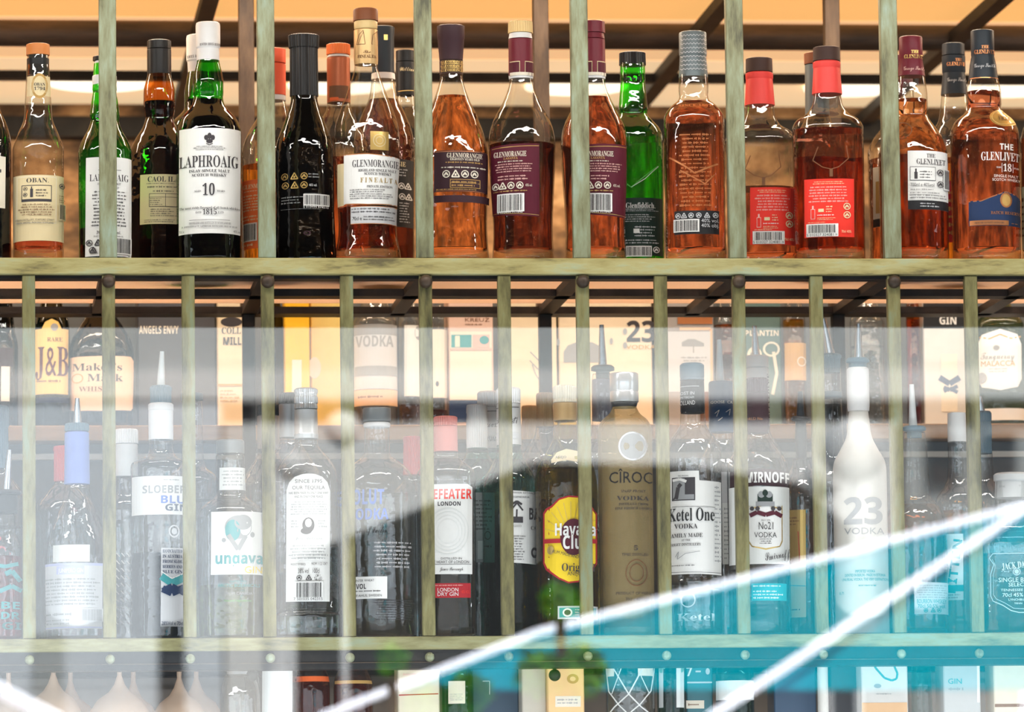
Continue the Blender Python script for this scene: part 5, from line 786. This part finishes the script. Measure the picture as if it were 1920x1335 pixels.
rear('vodka_bottle', 'grey labelled vodka bottle with peach band on the back ledge', 704, 0.57, 'B', [(520, 20), (560, 22), (590, 34), (606, 41), (795, 41)], WHITEGL, None, [('cap', [(508, 19), (520, 20)], NAVYC)], [('front_label', [('R', 664, 745, 612, 733, 'pale'), ('R', 664, 745, 612, 632, 'grey'), ('T', 'VODKA', 702, 644, 20, 'grey', 'b', 70), ('R', 666, 745, 690, 708, 'grey')]), ('lower_band', [('R', 664, 745, 734, 764, 'peach'), ('M', 672, 738, 744, 752, 1, 'brown')])])
rear('spirit_bottle', 'white labelled slim bottle right of the grey vodka bottle', 768, 0.58, 'B', [(520, 12), (560, 13), (590, 20), (610, 22), (795, 22)], WHITEGL, (760, AMBER), [('cap', [(510, 11), (520, 12)], SILV)], [('front_label', [('R', 758, 790, 612, 745, 'frost'), ('O', 786, 626, 9, 14, 'grey')])])
rear('spirit_bottle', 'cream labelled slim bottle behind the sixth lower post', 818, 0.585, 'B', [(520, 12), (560, 13), (590, 20), (610, 22), (795, 22)], WHITEGL, (770, AMBERD), [('cap', [(510, 11), (520, 12)], BLK)], [('front_label', [('R', 800, 838, 620, 748, 'ivory'), ('O', 820, 722, 3, 5, 'ink')])])
rbox('bottle_carton', 'pink carton with small picture band and navy foot', 841, 924, 512, 0.57, 'B', PINKB, 0.07, [('T', 'KREUZ', 895, 600, 7, 'brown', 'n', 46), ('M', 872, 915, 606, 612, 1, 'brown'), ('R', 844, 922, 622, 750, 'ivory'), ('R', 846, 884, 628, 652, 'teal'), ('R', 853, 862, 630, 651, 'ivory'), ('R', 886, 918, 628, 652, 'pink'), ('O', 908, 638, 9, 8, 'teal'), ('R', 844, 922, 653, 657, 'pink'), ('R', 842, 923, 751, 792, 'navy')])
rbox('bottle_carton', 'cream carton with thin grey script right of the seventh post', 953, 1043, 510, 0.57, 'B', PAPER, 0.07, [('L', [(994, 660), (1010, 676), (1022, 688)], 2, 'grey'), ('L', [(993, 676), (1008, 692), (1020, 700)], 2, 'grey'), ('L', [(998, 684), (1004, 702), (1016, 720)], 2, 'grey')])
rbox('bottle_carton', 'wide cream carton printed with 23 and a grey dome', 1046, 1222, 510, 0.575, 'B', mat('cream_board_pale', (0.76, 0.64, 0.47), 0.6), 0.07, [('S', [(1056, 660, 680), (1064, 648, 680), (1080, 642, 680), (1110, 642, 680), (1126, 650, 680), (1136, 662, 680)], 'grey'), ('T', '23', 1202, 622, 38, 'ink', 'b', 54), ('T', 'VODKA', 1202, 651, 8, 'tan', 'n', 56), ('O', 1046, 642, 3, 7, 'grey'), ('O', 1172, 622, 4, 6, 'grey'), ('O', 1172, 648, 4, 6, 'grey'), ('O', 1146, 640, 3, 6, 'grey')])
rbox('bottle_carton', 'grey carton with pale outline and small dark umbrella shape', 1232, 1338, 512, 0.57, 'B', GRB, 0.07, [('L', [(1274, 617), (1333, 617), (1335, 790)], 5, 'peach'), ('R', 1244, 1332, 622, 735, 'pale'), ('S', [(1278, 642, 650), (1290, 636, 650), (1302, 636, 650), (1320, 644, 650)], 'grey'), ('L', [(1300, 648), (1300, 662)], 2, 'grey'), ('M', 1276, 1326, 668, 680, 2, 'grey', 'c'), ('R', 1270, 1336, 590, 608, 'copper'), ('R', 1312, 1334, 735, 790, 'brown')])
rear('spirit_bottle', 'clear bottle with amber drink right of the umbrella carton', 1362, 0.58, 'B', [(520, 12), (555, 13), (590, 20), (610, 23), (795, 23)], CLEAR, (610, AMBER), [('cap', [(510, 12), (520, 12)], WOOD)])
rbox('bottle_carton', 'grey green carton with pale vine print', 1394, 1464, 512, 0.57, 'B', GBOX, 0.07, [('T', 'PLANTIN', 1428, 625, 10, 'ivory', 'b', 64), ('O', 1446, 655, 16, 14, 'ivory', 0.75), ('O', 1414, 668, 14, 18, 'ivory', 0.6), ('L', [(1450, 660), (1456, 700), (1448, 740)], 6, 'ivory')])
rear('rum_bottle', 'faceted amber bottle with grey label right of the vine printed carton', 1490, 0.57, 'B', [(520, 12), (555, 13), (590, 20), (606, 22), (795, 22)], CLEAR, (600, GOLDL), [('cap', [(510, 12), (520, 12)], WOOD)], [('front_label', [('R', 1472, 1511, 645, 715, 'tan'), ('O', 1503, 680, 8, 9, 'ivory', 0.8), ('M', 1473, 1508, 640, 645, 1, 'brown')])])
rear('spirit_bottle', 'tall clear empty bottle between the dark post and the amber strip', 1628, 0.57, 'B', [(520, 14), (560, 16), (590, 28), (608, 33), (795, 33)], WHITEGL, (650, WATER), [('cap', [(510, 13), (520, 14)], BLK)])
rear('whisky_bottle', 'slim amber bottle behind the thirteenth post', 1714, 0.58, 'B', [(520, 9), (555, 10), (585, 13), (795, 13.5)], BROWNGL, (600, GOLDL), [('cap', [(510, 9), (520, 9)], BLK)])
rbox('bottle_carton', 'black topped white gin carton with navy chevrons', 1729, 1824, 512, 0.575, 'B', mat('white_board', (0.62, 0.61, 0.58), 0.6), 0.07, [('R', 1730, 1823, 513, 616, 'black'), ('T', 'GIN', 1777, 601, 15, 'white', 'b', 32), ('L', [(1760, 592), (1797, 592)], 1, 'white'), ('R', 1763, 1794, 664, 772, 'ivory'), ('L', [(1760, 708), (1779, 720), (1798, 708)], 11, 'navy'), ('L', [(1768, 726), (1779, 732), (1794, 724)], 7, 'navy'), ('L', [(1768, 734), (1779, 728), (1794, 736)], 7, 'navy')])
rear('gin_bottle', 'broad green footed bottle with ornate white label at the right end of the back ledge', 1876, 0.57, 'B', [(520, 16), (560, 18), (585, 30), (604, 44), (618, 47), (795, 46)], glass('pale_green_glass', (0.55, 0.62, 0.42), (0.10, 0.16, 0.08)), None, [('cap', [(508, 16), (520, 16)], SILV)], [('front_label', [('S', [(1834, 650, 715), (1842, 632, 730), (1876, 622, 736), (1908, 632, 730), (1915, 650, 715)], 'white'), ('L', [(1838, 636), (1856, 640), (1876, 632), (1896, 640), (1914, 636)], 2.5, 'tan'), ('O', 1869, 657, 6, 5, 'grey'), ('T', 'Tanqueray', 1871, 671, 14, 'grey', 'c', 62), ('T', 'MALACCA', 1872, 686, 10, 'tan', 'n', 62), ('M', 1850, 1894, 694, 704, 2, 'grey', 'c'), ('O', 1842, 712, 9, 10, 'grey')]), ('foot_band', [('R', 1830, 1920, 740, 756, 'dgreen'), ('R', 1830, 1920, 770, 792, 'white')])], e=3)

# ------------------------------------------------------------------ below the lower shelf
UG = 'bottles and boxes below the lower shelf'
def under(*a, **k): return bottle(*a, group=UG, seg=28, **k)
def ubox(*a, **k): return carton(*a, group=UG, **k)
STEM = frosted('ribbed_stemware', (0.88, 0.84, 0.80), (0.86, 0.66, 0.50), 0.34)  # peach share puts the warm light on the bowls into the colour
def wineglass(cx, Y, apex, hw, lab):
    p = W(cx, apex, Y); sc = SCALE(p); zt = Z0-0.0071; o = empty('wine_glass', (p.x, Y, zt)); tag(o, lab, 'glass', 'stemmed glasses hanging below the lower shelf')
    za = p.z-zt; r = hw/sc
    b = MB(); b.lathe([(0, 0.003), (-0.0015, 0.026), (-0.003, 0.026), (-0.006, 0.006)][::-1], SECT(28)); b.build('foot', STEM, o, True)
    b = MB(); b.tube([(0, 0, -0.003), (0, 0, za+0.006)], [0.0034, 0.003], 10); b.build('stem', STEM, o, True)
    pr = [(za+0.008, 0.003), (za-0.004, 0.007), (za-0.014, r*0.36), (za-0.024, r*0.72), (za-0.038, r*0.95), (za-0.055, r), (za-0.075, r*0.95), (za-0.088, r*0.88)]
    sec = [(c*(1+0.012*(k % 2)), s*(1+0.012*(k % 2))) for k, (c, s) in enumerate(SECT(48))]
    b = MB(); b.lathe(pr[::-1], sec, cap0=False, cap1=True); b.build('bowl', STEM, o, True)
for a in ((16, 0.16, 1290, 52, 'stemmed glass hanging at the far left edge'), (100, 0.12, 1276, 54, 'stemmed glass left of the second lower post, in front'), (132, 0.23, 1290, 50, 'stemmed glass behind the second hanging one'), (224, 0.12, 1278, 58, 'stemmed glass hanging below the slim cut glass bottle'), (250, 0.235, 1290, 48, 'stemmed glass right behind the one below the cut glass bottle'), (336, 0.12, 1284, 52, 'stemmed glass hanging below the navy gin bottle'), (368, 0.22, 1284, 50, 'stemmed glass at the right end of the hanging row')): wineglass(*a)
b = MB()
for i, (px, lab) in enumerate(((473, 'left'), (1040, 'right'))):
    p = W(px, 1266, 0.02); g = empty('bar_knob', p); b = MB(); b.ball((0, 0, 0), 0.0078); b.build('ball', STEEL, g, True); b = MB(); b.tube([(0, 0, 0.005), (0, 0, Z0-0.0408-p.z)], 0.0025, 8); b.build('stud', STEEL, g, True); tag(g, 'small black ball knob under the lower bar, '+lab+' of the two', 'knob', 'ball knobs')
under('decanter', 'clear faceted bottle below the splash printed gin bottle', 450, 0.14, 'C', [(1268, 26), (1275, 30), (1295, 36), (1320, 38), (1500, 38)], CLEAR, None, [('cap', [(1235, 24), (1268, 25)], SILV)])
under('whisky_bottle', 'clear bottle with white back label below the white street post', 520, 0.16, 'C', [(1225, 14), (1250, 30), (1270, 34), (1500, 34)], CLEAR, None, [('cap', [(1180, 14), (1225, 14)], WHTC)], [('front_label', [('R', 492, 548, 1262, 1480, 'frost')])])
under('cognac_bottle', 'brown cognac bottle left of the white boxes', 585, 0.17, 'C', [(1225, 14), (1252, 24), (1275, 32), (1300, 34), (1500, 34)], BROWNGL, (1280, AMBERD), [('cap', [(1180, 14), (1225, 14)], WOOD)], [('neck_band', [('R', 552, 620, 1272, 1282, 'orange')])])
under('cognac_bottle', 'second brown cognac bottle, closer to the white boxes', 662, 0.17, 'C', [(1225, 14), (1252, 24), (1275, 34), (1300, 37), (1500, 37)], BROWNGL, (1285, AMBERD), [('cap', [(1180, 14), (1225, 14)], BLK)], [('neck_band', [('R', 628, 698, 1280, 1286, 'tan')])])
ubox('bottle_carton', 'ivory carton with thin red line below the square red lettered bottle', 746, 824, 1195, 0.16, 'C', mat('ivory_board', (0.70, 0.62, 0.48), 0.6), 0.06, [('L', [(748, 1306), (822, 1304)], 2, 'dred'), ('M', 756, 806, 1264, 1280, 2, 'pink')])
under('gin_bottle', 'sea green bottle with small cream barcode label below the seventh post', 858, 0.17, 'C', [(1225, 12), (1255, 26), (1275, 30), (1500, 30)], BLUEGL, (1290, SEAL), [('cap', [(1180, 13), (1225, 13)], BLK)], [('front_label', [('R', 841, 872, 1281, 1323, 'ivory'), ('M', 844, 870, 1304, 1318, 4, 'grey')])])
ubox('bottle_carton', 'navy carton with thin white frame below the sea green rum bottles', 884, 972, 1190, 0.19, 'C', mat('navy_board', (0.015, 0.05, 0.09), 0.5), 0.06, [('L', [(905, 1280), (918, 1280), (918, 1305)], 1.2, 'pale')])
ubox('bottle_carton', 'grey cream carton below the yellow labelled rum', 978, 1024, 1192, 0.15, 'C', mat('grey_cream_board', (0.50, 0.46, 0.38), 0.6), 0.06)
ubox('bottle_carton', 'peach carton with round seal below the yellow labelled rum', 1026, 1095, 1192, 0.135, 'C', mat('peach_board', (0.80, 0.52, 0.24), 0.6), 0.06, [('O', 1074, 1276, 11, 9, 'tan', 0.5), ('R', 1041, 1089, 1308, 1328, 'ivory'), ('M', 1045, 1085, 1312, 1324, 2, 'grey')])
under('spirit_bottle', 'clear bottle wrapped in diamond wire mesh below the medallion bottle', 1182, 0.16, 'C', [(1225, 18), (1240, 38), (1256, 46), (1500, 46)], WHITEGL, (1300, WATER), [('cap', [(1180, 16), (1225, 17)], SILV)], [('back_label', [('R', 1138, 1152, 1253, 1272, 'ivory'), ('R', 1196, 1224, 1253, 1272, 'ivory')]), ('wire_mesh', [('L', [(1137, 1256), (1142, 1300), (1160, 1325), (1180, 1345)], 2.2, 'frost'), ('L', [(1227, 1256), (1220, 1300), (1200, 1325), (1176, 1345)], 2.2, 'frost'), ('L', [(1150, 1256), (1179, 1306), (1202, 1330), (1222, 1345)], 2.4, 'frost'), ('L', [(1206, 1256), (1179, 1306), (1152, 1330), (1140, 1345)], 2.4, 'frost'), ('L', [(1167, 1253), (1148, 1305)], 1.6, 'frost'), ('L', [(1198, 1265), (1216, 1304)], 1.6, 'frost')])])
under('liqueur_bottle', 'slim bottle with pale stripes below the black capsuled vodka', 1258, 0.17, 'C', [(1225, 12), (1250, 24), (1262, 26), (1500, 26)], BLUEGL, (1280, SEAL), [('cap', [(1180, 12), (1225, 12)], BLK)], [('stripes', [('R', 1236, 1244, 1252, 1330, 'frost'), ('R', 1268, 1282, 1252, 1330, 'frost')])])
ubox('bottle_carton', 'dark teal carton printed with a white 7', 1286, 1336, 1190, 0.18, 'C', mat('teal_board', (0.02, 0.14, 0.17), 0.5), 0.06, [('T', '7', 1292, 1262, 17, 'white', 'b', 11), ('O', 1327, 1262, 4, 6, 'pale'), ('L', [(1304, 1262), (1314, 1262)], 3, 'pale'), ('R', 1288, 1335, 1281, 1284, 'pale'), ('R', 1286, 1320, 1316, 1331, 'ivory'), ('M', 1290, 1316, 1320, 1328, 1, 'brown')])
under('spirit_bottle', 'sea green bottle with broad white label under the crest labelled vodka', 1378, 0.17, 'C', [(1225, 13), (1252, 32), (1270, 36), (1500, 36)], BLUEGL, (1290, SEAL), [('cap', [(1180, 13), (1225, 13)], BLK)], [('front_label', [('R', 1343, 1413, 1280, 1316, 'frost')])])
ubox('bottle_carton', 'dark blue carton left of the white script carton', 1450, 1530, 1190, 0.19, 'C', mat('blue_board', (0.02, 0.06, 0.12), 0.5), 0.06)
under('spirit_bottle', 'frosted slim bottle between dark cartons below the pourers', 1543, 0.16, 'C', [(1225, 8), (1250, 10), (1500, 10.5)], mat('frosted_white', (0.62, 0.60, 0.55), 0.5), None, [('cap', [(1190, 8), (1225, 8)], WHTC)])
ubox('bottle_carton', 'black carton touching the white script carton', 1556, 1610, 1190, 0.185, 'C', PBK, 0.06)
ubox('bottle_carton', 'white carton with a large dark script loop', 1614, 1702, 1190, 0.145, 'C', mat('white_board', (0.62, 0.61, 0.58), 0.6), 0.06, [('L', [(1634, 1240), (1642, 1256), (1658, 1274), (1672, 1279), (1681, 1276), (1683, 1266), (1676, 1250), (1668, 1240)], 4, 'teal'), ('O', 1645, 1289, 7, 4, 'grey'), ('M', 1642, 1684, 1302, 1306, 1, 'grey'), ('R', 1615, 1701, 1320, 1340, 'peach')])
under('gin_bottle', 'clear bottle with grey cap right of the script carton', 1728, 0.165, 'C', [(1220, 14), (1250, 18), (1500, 22)], BLUEGL, (1290, SEAL), [('cap', [(1180, 13), (1220, 13)], GREY2)])
ubox('bottle_carton', 'pale grey carton below the bourbon bottle', 1768, 1838, 1190, 0.15, 'C', mat('pale_grey_board', (0.42, 0.44, 0.44), 0.6), 0.06, [('M', 1778, 1810, 1290, 1300, 1, 'grey'), ('R', 1832, 1837, 1245, 1320, 'white'), ('T', 'GIN', 1790, 1280, 10, 'teal', 'n', 26)])
ubox('bottle_carton', 'ivory carton at the lower right corner below the oval labelled bottle', 1862, 1950, 1190, 0.15, 'C', mat('ivory_board', (0.70, 0.62, 0.48), 0.6), 0.06, [('R', 1864, 1950, 1322, 1328, 'brown')])
if False:
    for i, a in enumerate(BOTTLES):
        for b_ in BOTTLES[i+1:]:
            d = math.hypot(a[2]-b_[2], a[3]-b_[3])
            if d < a[4]+b_[4] and abs(a[3]-b_[3]) < 0.12: print('TOUCH %.4f' % (a[4]+b_[4]-d), a[1][:50], '|', b_[1][:50])
